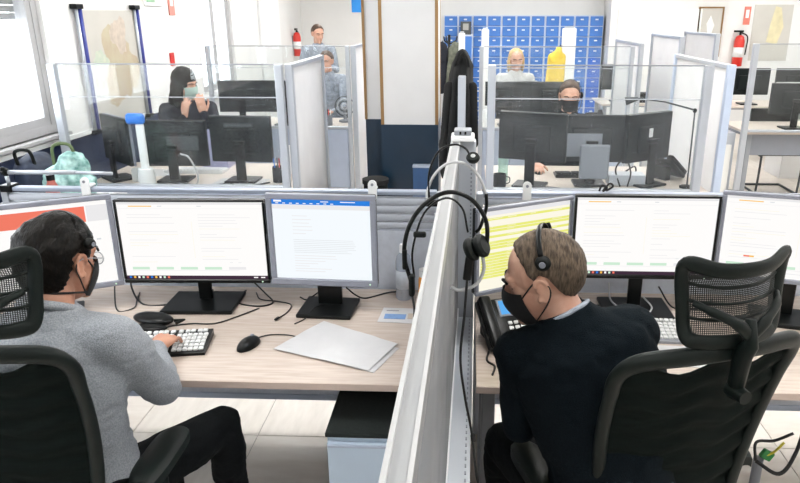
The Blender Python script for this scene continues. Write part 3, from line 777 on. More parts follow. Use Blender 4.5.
def eyes(T, H, root, s=1.0):
    for sx in (-1, 1):
        e = MB().ell(T((sx * .031, .0630, -.002)), (.0118 * s,) * 3, H, 14, 10).build('eye', eye_w, root, smooth=True)
        MB().ell(T((sx * .031, .0720, -.002)), (.0065 * s, .0045 * s, .0065 * s), H, 12, 8).build('iris', eye_d, e, smooth=True)
        MB().tube(spline([T((sx * .012, .094, .020)), T((sx * .03, .092, .027)), T((sx * .052, .078, .020))], 3), .0035 * s, 6).build('eyebrow', hair_dark, root, smooth=True)
def wrinkle(amp, f=9.0, f2=28.0):
    def fn(co):
        n = mnoise.noise_vector(V(co) * f); n2 = mnoise.noise(V((co.x * f2, co.y * f2, co.z * f2 * 1.8)))
        return co + n * amp + n.normalized() * (n2 * amp * .6)
    return fn
def face_mask(T, root, m, s=1.0, top=.0, low=-.118):
    def fn(u, v):
        a = math.radians((u - .5) * 2 * 74); zc = top - .012 * abs(u - .5) * 2 - (top - low) * v * (1 - .25 * abs(u - .5) * 2)
        bul = math.sin(PI * (.15 + .8 * v)) * (1 - abs(u - .5) * 1.6 if abs(u - .5) < .6 else 0)
        x = .067 * math.sin(a) * (1 - .22 * v); y = .030 + .060 * math.cos(a) + .038 * max(0, bul) - .012 * v
        return T((x, y, zc))
    k = MB().sheet(fn, 18, 12).build('face_mask', m, root, smooth=True)
    for sx in (-1, 1):
        MB().tube(spline([fn(0.0 if sx < 0 else 1.0, .12), T((sx * .078, .008, .012)), T((sx * .084, -.018, .018)), T((sx * .086, -.030, -.012)), T((sx * .082, -.012, -.045)), fn(0.0 if sx < 0 else 1.0, .95)], 5), .0022 * s, 6).build('mask_strap', m, k, smooth=True)
    return k
def recenter(root_loc, objs):
    for o in objs: o.matrix_parent_inverse = Matrix.Translation(-V(root_loc))
def build_person(label, J, sk, hair, hair_me_fn, top_m, leg_m, vox=.0040, cvox=.007, group=None, extra=None, amp=.006, collar=None, collar_r=.013, sleeve=1.0, cat='person', s=1.0):
    """body = one continuous mesh (head, neck, trunk, arms, hands, legs); hair and clothing are its children"""
    H = basis(J['face'], J['hup'])
    body = MB(); T = head_prims(body, H, J['head'], J['neck'], s)
    torso(body, J, -.018); arms(body, J, -.012); legs(body, J, -.012)
    for s_, sg in (('L', -1), ('R', 1)):
        hand(body, J['wr' + s_], J['hd' + s_], J['hn' + s_], sg, J.get('curl' + s_, .35), s)
        a = V(J['an' + s_]); body.cap(a, a + V(J['toe']) * .14 + V((0, 0, -.02)), .036, .03)
    base = V((V(J['pel']).x, V(J['pel']).y, 0))
    me = remesh(body, 'person', vox, 2, .5); me.transform(Matrix.Translation(-base))
    root = link('person', me, sk, None, base); tag(root, label, cat, group)
    kids = []
    def kid(o): o.parent = root; kids.append(o); return o
    tw = MB(); torso(tw, J, 0.0); arms(tw, J, 0.0, sleeve)
    kid(link('sweater', remesh(tw, 'sweater', cvox, 4, .5, wrinkle(amp)), top_m))
    if collar:
        nk = V(J['neck']); ax = (V(J['head']) - nk).normalized()
        cl_ = MB(); ring = MB().ring(nk + ax * .012 - V(J['face']).normalized() * .006, ax, .068, 28, .066)
        cl_.tube(ring, collar_r, 10, True, flat=1.0); kid(cl_.build('collar', collar, None, smooth=True))
    lw = MB(); legs(lw, J, .002, .97)
    hc = (V(J['hipL']) + V(J['hipR'])) / 2
    lw.cap(V(J['hipL']), V(J['hipR']), .105, .105); lw.ell(hc + V((0, 0, .02)), (.165, .14, .11))
    kid(link('trousers', remesh(lw, 'trousers', cvox * 1.2, 4, .5, wrinkle(amp)), leg_m))
    for s_ in 'LR':
        a = V(J['an' + s_]); tv = V(J['toe']).normalized(); sh = MB()
        sh.cap(a + V((0, 0, -.045)) - tv * .04, a + tv * .10 + V((0, 0, -.055)), .038, .036).cap(a + tv * .08 + V((0, 0, -.06)), a + tv * .17 + V((0, 0, -.066)), .036, .028)
        kid(link('shoe', remesh(sh, 'shoe', .007, 2), shoe_m))
    if hair_me_fn: kid(link('hair', hair_me_fn(T, H), hair))
    n0 = set(C.objects)
    eyes(T, H, None, s)
    if extra: extra(T, H, J)
    for o in [o for o in C.objects if o not in n0 and o.parent is None and 'category' not in o.keys()]: kid(o)
    recenter(base, kids)
    return root, T, H
def worn_headset(label, T, H, side=1, dz=.0, y=-.012, band=.0945, pad_r=.024, mic=1):
    """call-centre headset: flat band over the crown, one ear cushion, a microphone arm"""
    o = T((0, 0, 0)); t = thing('headset', label, 'headset', o)
    D = lambda p: V(T(p)) - V(o)
    arc = [D((side * band * math.cos(a), y - .005 * math.sin(a), .012 + dz + (.1135 - dz) * math.sin(a) + .004)) for a in [math.radians(5 + 165 * k / 20) for k in range(21)]]
    MB().tube(arc, .0075, 8, flat=.30, up=H @ V((0, 1, 0))).build('headband', black_pl, t, smooth=True)
    c = D((side * (band + .001), y, .004 + dz)); ax = H @ V((side, 0, 0))
    R = ax.to_track_quat('Z', 'Y').to_matrix()
    MB().lathe([(.001, -.010), (pad_r, -.010), (pad_r + .002, -.003), (pad_r, .004), (pad_r * .7, .010), (.001, .011)], c, 24, R).build('ear_cushion', black_mt, t, angle=SM)
    MB().lathe([(.001, .010), (pad_r * .45, .0105), (pad_r * .4, .013), (.001, .0132)], c, 20, R).build('ear_cap', grey_pl, t, angle=SM)
    MB().tube(spline([c + ax * .006 if mic > 0 else D((-side * .094, y, .03 + dz)), D((mic * side * .094, .03, -.03 + dz * .5)), D((mic * side * .078, .085, -.068)), D((mic * side * .045, .115, -.078))], 6), .0028, 8).build('microphone_arm', rubber, t, smooth=True)
    MB().ell(D((mic * side * .042, .117, -.078)), (.008, .012, .008), H, 12, 8).build('microphone', black_mt, t, smooth=True)
    e2 = D((-side * band * .98, y, .03 + dz))
    MB().rbox((0, 0, 0), (.008, .03, .05), .004, 2).build('temple_pad', black_mt, t).matrix_local = Matrix.Translation(e2) @ H.to_4x4()
    return t

# ---- man in grey, left
JL = dict(pel=(-1.12, 1.60, .60), chest=(-1.13, 1.585, .89), neck=(-1.115, 1.625, 1.120), head=(-1.110, 1.70, 1.243), face=(.27, .95, -.20), hup=(.05, .16, 1),
          shR=(-.952, 1.625, 1.035), shL=(-1.315, 1.57, 1.03), elR=(-.905, 1.755, .812), elL=(-1.43, 1.72, .80), wrR=(-1.040, 2.015, .812), wrL=(-1.245, 2.00, .79),
          hdR=(-.02, 1, -.06), hdL=(.35, .93, -.05), hnR=(.15, .1, 1), hnL=(0, .1, 1), hipL=(-1.22, 1.57, .58), hipR=(-1.02, 1.57, .58), knL=(-1.30, 1.97, .575), knR=(-.80, 1.90, .59),
          anL=(-1.30, 2.0, .115), anR=(-.80, 1.98, .115), toe=(.05, 1, 0), curlR=.42, curlL=.5, build=1.10)
def hairL(T, H): return hair_cap('hair', T, lambda p: p.z - pw(p.y, [(-.12, -.12), (-.052, -.108), (-.042, -.06)] + SHORT[3:]), .012, .006, 42, cen=(0, -.018, .013), rad=(.0778, .0978, .1045))
def xL(T, H, J):
    k_ = face_mask(T, None, mask_black)
    MB().tube(spline([T((.060, .030, -.088)), T((.066, -.02, -.080)), T((.048, -.066, -.076)), T((0, -.086, -.076)), T((-.048, -.066, -.076)), T((-.066, -.02, -.080)), T((-.060, .030, -.088))], 5), .003, 6).build('mask_strap', mask_black, k_, smooth=True)
    g = MB()
    for sx in (-1, 1): g.tube([T((sx * .033 + .023 * math.cos(a), .098 - .006 * abs(math.cos(a)), -.006 + .017 * math.sin(a))) for a in [2 * PI * k / 16 for k in range(16)]], .0012, 6, True)
    g.tube([T((-.010, .104, -.002)), T((0, .107, .0)), T((.010, .104, -.002))], .0012, 6)
    for sx in (-1, 1): g.tube(spline([T((sx * .056, .092, -.002)), T((sx * .080, .06, .004)), T((sx * .083, -.008, .010)), T((sx * .082, -.028, -.012))], 4), .0014, 6)
    go = g.build('spectacles', grey_metal, None, smooth=True)
    for sx in (-1, 1): MB().add([T((sx * .033 + .0225 * math.cos(a), .0975, -.006 + .0165 * math.sin(a))) for a in [2 * PI * k / 16 for k in range(16)]], [tuple(range(16))]).build('lens', lens_m, go)
mL, TL, HL = build_person('man in a grey marl sweater and black mask typing, seen from behind', JL, skin, hair_dark, hairL, grey_knit, denim, extra=xL, amp=.010, s=1.02, collar=grey_knit, sleeve=.97)
worn_headset('thin black headset on the dark-haired man in the grey sweater', TL, HL, side=1, dz=.046, y=.010, band=.0915, pad_r=.014, mic=-1)

# ---- man in navy, right
JR = dict(pel=(.425, 1.535, .60), chest=(.36, 1.60, .90), neck=(.262, 1.655, 1.115), head=(.200, 1.70, 1.215), face=(-.92, .22, -.36), hup=(-.36, .05, .93),
          shL=(.150, 1.655, 1.005), shR=(.452, 1.685, 1.065), elL=(.158, 1.68, .765), elR=(.505, 1.86, .87), wrL=(.175, 1.955, .800), wrR=(.50, 2.07, .79),
          hdL=(-.0, 1, -.05), hdR=(.05, 1, -.05), hnL=(-.3, .1, 1), hnR=(0, .1, 1), hipL=(.325, 1.545, .58), hipR=(.53, 1.60, .58), knL=(.125, 1.86, .585), knR=(.46, 2.0, .575),
          anL=(.13, 1.98, .115), anR=(.47, 2.02, .115), toe=(-.1, 1, 0), curlL=.5, curlR=.4, build=1.08)
BALD = [(-.12, -.078), (-.065, -.070), (-.048, -.040), (-.034, .012), (-.012, .028), (.006, .012), (.014, .034), (.026, .068), (.040, .094), (.06, .12), (.085, .14)]
def hairR(T, H): return hair_cap('hair', T, lambda p: p.z - pw(p.y, BALD), .0075, .003, 60, rad=(.0775, .0975, .0965))
def xR(T, H, J): face_mask(T, None, mask_black)
mR, TR, HR = build_person('man in a dark navy sweater and black mask leaning towards the telephone', JR, skin2, hair_grey, hairR, navy_knit, denim, extra=xR, amp=.009, s=1.04, collar=stripe_cloth, collar_r=.007, sleeve=.97)
worn_headset('black headset on the balding man in the navy sweater', TR, HR, side=-1, dz=.056, y=-.034, band=.083, pad_r=.019, mic=-1)

# ================================================================== THINGS ON THE FRONT DESKS
ZD = .7405
def keyboard(label, loc, rz, body, caps, w=.44, d=.165, group=None):
    t = thing('keyboard', label, 'keyboard', loc, rz, group)
    k = MB(); h0, h1 = .010, .024
    k.add([(-w / 2, -d / 2, 0), (w / 2, -d / 2, 0), (w / 2, d / 2, 0), (-w / 2, d / 2, 0), (-w / 2, -d / 2, h0), (w / 2, -d / 2, h0), (w / 2, d / 2, h1), (-w / 2, d / 2, h1)],
          [(0, 3, 2, 1), (4, 5, 6, 7), (0, 1, 5, 4), (1, 2, 6, 5), (2, 3, 7, 6), (3, 0, 4, 7)])
    k.build('case', body, t)
    kc = MB(); rot = Matrix.Rotation(math.atan2(h1 - h0, d), 3, 'X')
    for r in range(6):
        y = d / 2 - .018 - r * .0235 - (.006 if r else 0)
        z = h0 + (h1 - h0) * (y + d / 2) / d
        x = -w / 2 + .014
        while x < w / 2 - .02:
            kw = .016
            if r == 5 and -.09 < x < .02: kw = .11
            if r == 0 and int(x * 100) % 5 == 0: x += .006
            if abs(x - (w / 2 - .135)) < .01: x += .010
            kc.rbox((x + kw / 2, y, z + .004), (kw, .0175, .009), .002, 1, rot); x += kw + .0025
    tag(kc.build('keycaps', caps, t), kind='stuff')
    return t
keyboard('silver and white keyboard under the hand of the man in grey', (-1.135, 2.150, ZD), math.radians(9), black_pl, key_white, .42)
keyboard('silver keyboard in front of the man in navy', (.605, 2.345, ZD), math.radians(-3), grey_metal, key_white)

ms = thing('computer_mouse', 'shiny black mouse with cord on the left desk', 'mouse', (-.783, 2.175, ZD), math.radians(-20))
def mouse(u, v):
    a = u * 2 * PI; b = v * PI / 2
    return (.031 * math.cos(a) * math.cos(b), .056 * math.sin(a) * math.cos(b) * (1 + .05 * math.sin(a)), .034 * math.sin(b) ** .9 if b > 0 else 0)
MB().sheet(mouse, 28, 10).build('mouse_body', black_pl, ms, smooth=True)
MB().tube([(0, .012, .0325), (0, .05, .014)], .0012, 6).build('button_split', grey_pl, ms)
MB().cyl((-.004, .026, .028), (.004, .026, .028), .009).build('wheel', grey_pl, ms, smooth=True)
MB().tube(spline([(0, .055, .008), (.02, .10, .003), (.08, .125, .0025), (.15, .13, .0025), (.21, .17, .0025), (.26, .24, .0025)], 6), .0024, 8).build('mouse_cord', rubber, ms, smooth=True)

def paper(name, label, c, z, m, th=.0008, amp=.003, seed=1, nu=18, nv=14, cat='paper'):
    a, b, d, e = [V((p[0], p[1], 0)) for p in c]
    def fn(u, v):
        p = a.lerp(b, u).lerp(e.lerp(d, u), v)
        n = mnoise.noise(V((p.x * 9 + seed, p.y * 9, seed))) * amp + mnoise.noise(V((p.x * 30, p.y * 30 + seed, 0))) * amp * .3
        return V((p.x, p.y, z + abs(n)))
    mid = (a + b + d + e) / 4
    mb = MB().sheet(fn, nu, nv, (0, 0, th)); mb.v = [q - V((mid.x, mid.y, z)) for q in mb.v]
    return tag(mb.build(name, m, None, smooth=False, loc=(mid.x, mid.y, z)), label, cat)
paper('paper_sheet', 'large creased white paper sheet beside the mouse on the left desk', ((-.685, 2.150), (-.325, 2.008), (-.245, 2.205), (-.552, 2.385)), ZD + .0045, paper_m, amp=.004)
paper('paper_sheet', 'second white sheet peeping out under the creased paper', ((-.60, 2.13), (-.305, 2.00), (-.238, 2.18), (-.50, 2.30)), ZD + .0005, paper_m, amp=.002, seed=5)
lf = paper('leaflet', 'small white leaflet with a blue picture next to the sanitiser bottle', ((-.345, 2.395), (-.205, 2.385), (-.175, 2.525), (-.335, 2.530)), ZD + .0005, paper_m, amp=.0005, seed=3)
MB().box((-.015, -.015, .0022), (.085, .045, .0006), Matrix.Rotation(-.04, 3, 'Z')).build('blue_picture', mat('print_blue', (0.18, 0.33, 0.62), .6, var=.2, scale=40), lf)
MB().box((-.03, .04, .0022), (.05, .006, .0006)).build('print_line', grey_pl, lf)
MB().box((.045, -.01, .0022), (.02, .05, .0006)).build('print_block', mat('print_tan', (0.5, 0.42, 0.34), .6, var=.1), lf)
bt = thing('sanitiser_bottle', 'clear plastic sanitiser bottle with white flip cap by the partition', 'bottle', (-.262, 2.635, ZD))
MB().lathe([(.001, 0), (.030, 0), (.033, .006), (.033, .165), (.028, .188), (.014, .202), (.013, .212), (.001, .212)], n=24).build('bottle_body', bottle_m, bt, angle=SM)
MB().lathe([(.016, .205), (.016, .232), (.013, .240), (.001, .241)], n=20).build('cap', white_pl, bt, angle=SM)
MB().lathe([(.0335, .05), (.0335, .13)], n=24).build('bottle_label', mat('blue_white_label', (.66, .72, .80), .5, var=.2, scale=30), bt, smooth=True)
ob = thing('orange_bottle', 'small orange bottle with white lid beside the partition', 'bottle', (-.175, 2.60, ZD))
MB().lathe([(.001, 0), (.021, 0), (.023, .004), (.023, .10), (.018, .115), (.001, .115)], n=20).build('bottle_body', orange_m, ob, angle=SM)
MB().lathe([(.019, .113), (.020, .116), (.020, .145), (.001, .147)], n=20).build('lid', key_white, ob, angle=SM)
# black pouch beside the left keyboard
pc = thing('black_pouch', 'glossy black spectacle case lying open left of the keyboard', 'case', (-1.205, 2.345, ZD), math.radians(-14))
MB().ell((0, 0, .022), (.088, .042, .022), None, 24, 12).build('case_shell', black_pl, pc, smooth=True)
MB().ell((.02, -.055, .012), (.075, .028, .012), Matrix.Rotation(.2, 3, 'Z'), 20, 10).build('case_lid', black_pl, pc, smooth=True)
MB().tube([(.085, .01, .02), (.115, .03, .018), (.10, .0, .015)], .006, 8).build('tab', black_mt, pc, smooth=True)

def cable(label, pts, r=.0028, m=None, plug=None, name='cable', group='loose cables on the front desks', n=8):
    o = V(pts[0]); t = thing(name, label, 'cable', o, 0, group)
    P = [V(p) - o for p in pts]
    MB().tube(spline(P, n), r, 8).build('cord', m or rubber, t, smooth=True)
    if plug:
        d = (P[-1] - P[-2]).normalized(); R = d.to_track_quat('Y', 'Z').to_matrix()
        MB().rbox(P[-1] + d * .012 + V((0, 0, .003)), (.012, .028, .007), .002, 1, R).build('plug', black_pl, t)
    return t
zc = ZD + .003
cable('thin cable running from the left keyboard to the wide monitor stand', [(-1.16, 2.24, zc), (-1.14, 2.31, zc), (-1.06, 2.345, zc), (-.97, 2.35, zc), (-.90, 2.42, zc), (-.84, 2.50, zc)])
cable('black cable with a loose plug lying between the two left monitors', [(-.90, 2.66, zc), (-.86, 2.59, zc), (-.78, 2.57, zc), (-.72, 2.54, zc), (-.715, 2.47, zc), (-.735, 2.41, zc)], .0026, plug=True)
cable('black cable looped behind the wide left monitor', [(-.95, 2.68, .82), (-.90, 2.64, .80), (-.84, 2.60, .765), (-.80, 2.56, zc), (-.84, 2.52, zc), (-.93, 2.54, zc), (-.98, 2.60, zc), (-.95, 2.68, zc)], .0032)
cable('cable curving behind the square monitor', [(-.70, 2.62, zc), (-.66, 2.58, .75), (-.62, 2.63, .765), (-.58, 2.69, .77)], .003)
cable('cable drooping right of the square monitor', [(-.50, 2.60, .80), (-.46, 2.60, .765), (-.42, 2.62, zc), (-.34, 2.68, zc), (-.29, 2.70, zc)], .0035)
cable('cable looping under the left end of the wide monitor', [(-1.42, 2.66, .86), (-1.40, 2.58, .80), (-1.33, 2.52, zc), (-1.22, 2.52, zc), (-1.12, 2.56, zc), (-1.07, 2.62, .77)], .004)
cable('thin curled cable behind the leftmost monitor', [(-1.46, 2.60, .90), (-1.43, 2.50, .80), (-1.40, 2.45, zc), (-1.35, 2.48, zc), (-1.37, 2.55, zc), (-1.40, 2.64, zc)], .003)
cable('fine cable crossing under the square monitor', [(-.55, 2.55, zc), (-.60, 2.47, .7655), (-.63, 2.41, zc), (-.66, 2.36, zc)], .0022)
# right desk cables
cable('pale cable looped behind the right keyboard', [(.60, 2.69, .80), (.59, 2.60, .77), (.61, 2.53, .763), (.68, 2.47, zc), (.74, 2.52, .763), (.73, 2.62, .77)], .0035, grey_cable)
cable('black cable bundle behind the middle right monitor', [(.44, 2.66, .78), (.50, 2.60, zc), (.57, 2.58, zc), (.55, 2.50, zc), (.48, 2.52, zc), (.46, 2.60, zc)], .0035)
cable('second black cable by the middle right monitor stand', [(.80, 2.66, .80), (.84, 2.58, zc), (.92, 2.56, zc), (.98, 2.60, zc), (1.03, 2.67, zc)], .0035)
cable('black cables running along the right end of the right desk', [(1.00, 2.52, zc), (1.08, 2.50, zc), (1.17, 2.53, .7655), (1.25, 2.50, zc), (1.36, 2.53, zc)], .004)
cable('short black cable tangle on top of the right low screen', [(.545, 2.765, 1.18), (.555, 2.765, 1.205), (.575, 2.76, 1.195), (.56, 2.765, 1.18), (.585, 2.765, 1.212), (.60, 2.765, 1.20), (.575, 2.77, 1.18)], .0045)
lc = thing('under_desk_cable_loop', 'looped black cable with green and yellow wires under the right desk', 'cable', (1.20, 2.40, .16))
MB().tube(spline([(-.02, -.02, .0), (.06, -.06, -.03), (.13, -.02, .03), (.17, .02, .16), (.18, .05, .38)], 8), .008, 8).build('cord', rubber, lc, smooth=True)
MB().tube(spline([(-.02, -.02, .0), (-.01, .02, .06), (.06, .02, .07), (.12, .0, .12)], 8), .006, 8).build('cord', rubber, lc, smooth=True)
MB().rbox((.02, -.02, .03), (.05, .02, .04), .004, 1, Matrix.Rotation(.5, 3, 'Y')).build('green_connector', mat('green_plastic', (.03, .22, .06), .5, var=.1), lc)
MB().tube(spline([(0, -.02, .02), (.04, -.03, .05), (.08, -.02, .09)], 6), .005, 8).build('yellow_wire', mat('yellow_wire', (.55, .50, .04), .5, var=.1), lc, smooth=True)
cm = MB().cyl((0, 0, -.16), (0, 0, 0), .02); cm.build('floor_box', grey_pl, lc)

# papers and card on the right desk
paper('paper_sheet', 'white sheet in front of the right keyboard', ((.60, 2.09), (.84, 2.08), (.85, 2.235), (.61, 2.245)), ZD + .0005, paper_m, amp=.001, seed=7)
pcard = paper('printed_card', 'blue and white printed card under the middle right monitor', ((.605, 2.452), (.775, 2.445), (.785, 2.492), (.61, 2.497)), ZD + .0005, mat('blue_white_print', (.72, .76, .82), .4, var=.8, scale=28, col2=(.10, .16, .27)), amp=.0004, seed=9, cat='card')

# desk telephone
def telephone(label, loc, rz, s=1.0, lcd=True):
    t = thing('desk_telephone', label, 'telephone', loc, rz)
    R = Matrix.Rotation(math.radians(38), 3, 'X')
    def put(mb, nm, m, par=t, **k):
        mb.v = [(R @ p + V((0, .0, .072))) * s for p in mb.v]; return mb.build(nm, m, par, **k)
    b = put(MB().rbox((0, 0, 0), (.20, .20, .028), .010), 'phone_body', black_pl, angle=SM)
    MB().rbox(V((0, .06, .045)) * s, V((.15, .05, .088)) * s, .008).build('stand', black_mt, t)
    put(MB().rbox((-.072, 0, .034), (.045, .205, .026), .012, 3), 'handset', black_pl, angle=SM)
    put(MB().rbox((-.072, .075, .022), (.048, .05, .022), .01), 'ear_end', black_pl); put(MB().rbox((-.072, -.075, .022), (.048, .05, .022), .01), 'mouth_end', black_pl)
    put(MB().rbox((.030, .055, .0155), (.112, .072, .006), .003), 'display_frame', grey_pl)
    put(MB().rbox((.030, .055, .0195), (.096, .056, .003), .001, 1), 'display', S_lcd if lcd else grey_pl)
    kc = MB()
    for r in range(4):
        for c in range(3): kc.rbox((.004 + c * .023, -.008 - r * .020, .0165), (.017, .013, .006), .002, 1)
    for r in range(5): kc.rbox((.078, .0 - r * .018, .0165), (.012, .010, .006), .002, 1)
    tag(put(kc, 'phone_keys', key_white), kind='stuff')
    return t
telephone('black desk telephone with a blue display beside the man in navy', (.150, 2.255, ZD), math.radians(20))
cable('coiled black telephone cord beside the partition', [(.085, 2.16, .755), (.075, 2.10, zc), (.10, 2.06, zc), (.09, 2.00, zc)], .004)

# ================================================================== HEADSETS HUNG OVER THE PARTITION
h1 = thing('hanging_headset', 'large black headset hooked over the partition rail, nearer to the camera', 'headset', (-.05, 1.50, 1.394), group='headsets hung over the partition')
L1 = lambda x, z, y=0.0: (x + .05, y, z - 1.394)
MB().tube(spline([L1(-.132, 1.275), L1(-.147, 1.34), L1(-.135, 1.41), L1(-.098, 1.465), L1(-.045, 1.494), L1(.008, 1.478), L1(.042, 1.43), L1(.046, 1.375), L1(.035, 1.345)], 6), .0052, 8, flat=.6).build('headband', black_pl, h1, smooth=True)
MB().tube(spline([L1(-.125, 1.28, .012), L1(-.128, 1.35, .012), L1(-.10, 1.44, .012), L1(-.05, 1.477, .012), L1(-.012, 1.455, .006), L1(.002, 1.40, -.004)], 6), .0026, 8).build('inner_wire', black_pl, h1, smooth=True)
R = Matrix.Rotation(math.radians(62), 3, 'Y') @ Matrix.Rotation(math.radians(18), 3, 'X')
for dx in (0, .022): MB().lathe([(.001, -.010), (.024, -.010), (.028, -.004), (.028, .004), (.022, .010), (.001, .011)], L1(.012 + dx, 1.362 + dx * .4, -.012), 24, R).build('ear_cushion', black_mt, h1, angle=SM)
MB().rbox(L1(.004, 1.318, -.02), (.020, .018, .058), .004, 2, Matrix.Rotation(.12, 3, 'Y')).build('inline_control', black_pl, h1)
MB().rbox(L1(-.146, 1.330), (.012, .014, .050), .004).build('size_slider', black_pl, h1)
MB().rbox(L1(-.130, 1.265), (.014, .024, .055), .006).build('temple_pad', black_mt, h1)
MB().rbox(L1(-.110, 1.392, .0), (.030, .012, .014), .004).build('clip', black_mt, h1)
MB().tube(spline([L1(.036, 1.35, -.01), L1(.04, 1.31, -.01), L1(.022, 1.275, -.015), L1(-.015, 1.262, -.02), L1(-.036, 1.270, -.02)], 6), .0042, 8).build('microphone_arm', grey_cable, h1, smooth=True)
MB().tube(spline([L1(.002, 1.292, -.02), L1(-.004, 1.20, -.03), L1(-.012, 1.10, -.05), L1(.0, 1.00, -.06), L1(.018, .90, -.06), L1(.03, .79, -.06), L1(.045, .68, -.07), L1(.05, .45, -.08)], 8), .0032, 8).build('cord', rubber, h1, smooth=True)
MB().rbox(L1(.022, .885, -.06), (.012, .012, .022), .003, 1, Matrix.Rotation(-.2, 3, 'Y')).build('cord_clip', rubber, h1)
MB().tube(spline([L1(-.130, 1.245), L1(-.128, 1.17, .04), L1(-.135, 1.05, .06), L1(-.17, .93, .08), L1(-.19, .86, .06), L1(-.185, .80, .04), L1(-.17, .74, -.02), L1(-.165, .62, -.03)], 8), .003, 8).build('cord', rubber, h1, smooth=True)
h2 = thing('hanging_headset', 'grey-banded headset hooked over the partition rail, farther from the camera', 'headset', (-.05, 2.20, 1.394), group='headsets hung over the partition')
MB().tube(spline([L1(-.128, 1.27), L1(-.135, 1.31), L1(-.112, 1.37), L1(-.065, 1.412), L1(-.010, 1.410), L1(.035, 1.37), L1(.060, 1.31), L1(.062, 1.26), L1(.045, 1.20)], 6), .0048, 8, flat=.6).build('headband', grey_cable, h2, smooth=True)
MB().tube(spline([L1(.062, 1.31), L1(.063, 1.26), L1(.045, 1.195), L1(.030, 1.175)], 6), .0062, 8).build('band_sleeve', black_pl, h2, smooth=True)
MB().tube(spline([L1(-.128, 1.28), L1(-.128, 1.38), L1(-.095, 1.452), L1(-.045, 1.474), L1(-.010, 1.462), L1(.006, 1.44)], 6), .0036, 8).build('microphone_arm', black_pl, h2, smooth=True)
MB().lathe([(.001, -.008), (.020, -.008), (.023, 0), (.019, .008), (.001, .009)], L1(.016, 1.432, -.005), 24, Matrix.Rotation(math.radians(35), 3, 'X')).build('ear_cushion', black_mt, h2, angle=SM)
MB().lathe([(.001, .009), (.008, .0095), (.001, .011)], L1(.016, 1.432, -.005), 16, Matrix.Rotation(math.radians(35), 3, 'X')).build('ear_cap', grey_cable, h2, angle=SM)
MB().rbox(L1(-.118, 1.275), (.05, .018, .022), .006).build('temple_pad', black_mt, h2)

# articulated arm on the left low screen
ar = thing('articulated_arm', 'grey articulated arm with black joint clamped on the left low screen', 'arm', (-1.967, 2.765, 1.176))
MB().cyl((0, 0, 0), (-.004, .0, .055), .008).build('upright_rod', alu, ar, smooth=True)
MB().rbox((0, 0, -.006), (.05, .06, .03), .004).build('clamp', black_pl, ar)
MB().ell((-.004, 0, .060), (.016, .016, .018), None, 14, 10).cyl((-.03, 0, .06), (.01, 0, .06), .007).cyl((-.004, -.015, .07), (-.004, -.015, .085), .008).build('joint', black_mt, ar, smooth=True)
MB().cyl((.006, 0, .060), (.30, 0, .062), .0095).build('boom', alu, ar, smooth=True)
MB().cyl((.29, 0, .062), (.455, .01, .056), .0075).build('boom', alu, ar, smooth=True)

# ================================================================== BACKGROUND WORKSTATIONS
def cubicle_front(label, x0, x1, y, ztop=1.57, zg=.78, joint=1.355, post=alu, board=alu_blue, seg=5, w0=.05, w1=.05, grp='glass topped cubicle fronts'):
    t = thing('cubicle_screen', label, 'glass screen', ((x0 + x1) / 2, y, 0), 0, grp); h = (x1 - x0) / 2
    MB().rbox((-h + w0 / 2, 0, ztop / 2), (w0, .05, ztop), .006).build('post', post, t)
    MB().rbox((h - w1 / 2, 0, ztop / 2), (w1, .05, ztop), .006).build('post', post, t)
    a, b = -h + w0, h - w1
    MB().rbox(((a + b) / 2, 0, .758), (b - a, .05, .022), .004).build('sill_rail', alu, t)
    sw = (b - a) / seg
    for k in range(seg if board else 0): MB().rbox((a + (k + .5) * sw, 0, .43), (sw - .006, .035, .62), .004, 1).build('lower_panel', board, t)
    MB().bb(a, b, -.004, .004, zg - .01, joint).build('pane', glass_m, t)
    MB().bb(a, b, -.004, .004, joint + .004, ztop - .006).build('pane', glass_m, t)
    MB().rbox(((a + b) / 2, 0, ztop - .003), (b - a, .012, .008), .002, 1).build('glass_edge', grey_metal, t)
    MB().rbox(((a + b) / 2, 0, joint + .002), (b - a, .010, .005), .001, 1).build('glass_joint', alu, t)
    return t
def side_panel(label, x, y0, y1, ztop=1.57, edge=alu, grp='white cubicle side panels', rnd_top=False):
    t = thing('cubicle_side_panel', label, 'partition', (x, (y0 + y1) / 2, 0), 0, grp); h = (y1 - y0) / 2
    MB().rbox((0, -h + .022, ztop / 2), (.05, .044, ztop), .012 if rnd_top else .005).build('post', edge, t)
    MB().rbox((0, h - .022, ztop / 2), (.05, .044, ztop), .012 if rnd_top else .005).build('post', edge, t)
    MB().bb(-.008, .008, -h + .044, h - .044, .10, ztop - .03).build('frosted_panel', frost_far, t)
    MB().rbox((0, 0, ztop - .016), (.046, 2 * h - .088, .028), .005).build('top_rail', alu, t)
    MB().rbox((0, 0, .09), (.046, 2 * h - .088, .03), .005).build('bottom_rail', alu, t)
    return t
def back_desk(label, x0, x1, y0, y1, m=None, grp='background desks'):
    t = thing('office_desk', label, 'desk', ((x0 + x1) / 2, (y0 + y1) / 2, 0), 0, grp); hx, hy = (x1 - x0) / 2, (y1 - y0) / 2
    MB().rbox((0, 0, .7275), (2 * hx, 2 * hy, .025), .003).build('desktop', m or mat_pale_top, t)
    for sx in (-1, 1):
        for sy in (-1, 1): MB().rbox((sx * (hx - .06), sy * (hy - .06), .3575), (.05, .05, .715), .005).build('leg', grey_metal, t)
    MB().rbox((0, 0, .68), (2 * hx - .2, .04, .05), .004).build('cross_beam', grey_metal, t)
    return t
mat_pale_top = mat('pale_desk_top', (0.66, 0.58, 0.51), .3, var=.08, scale=8, stretch=(1, 8, 1))

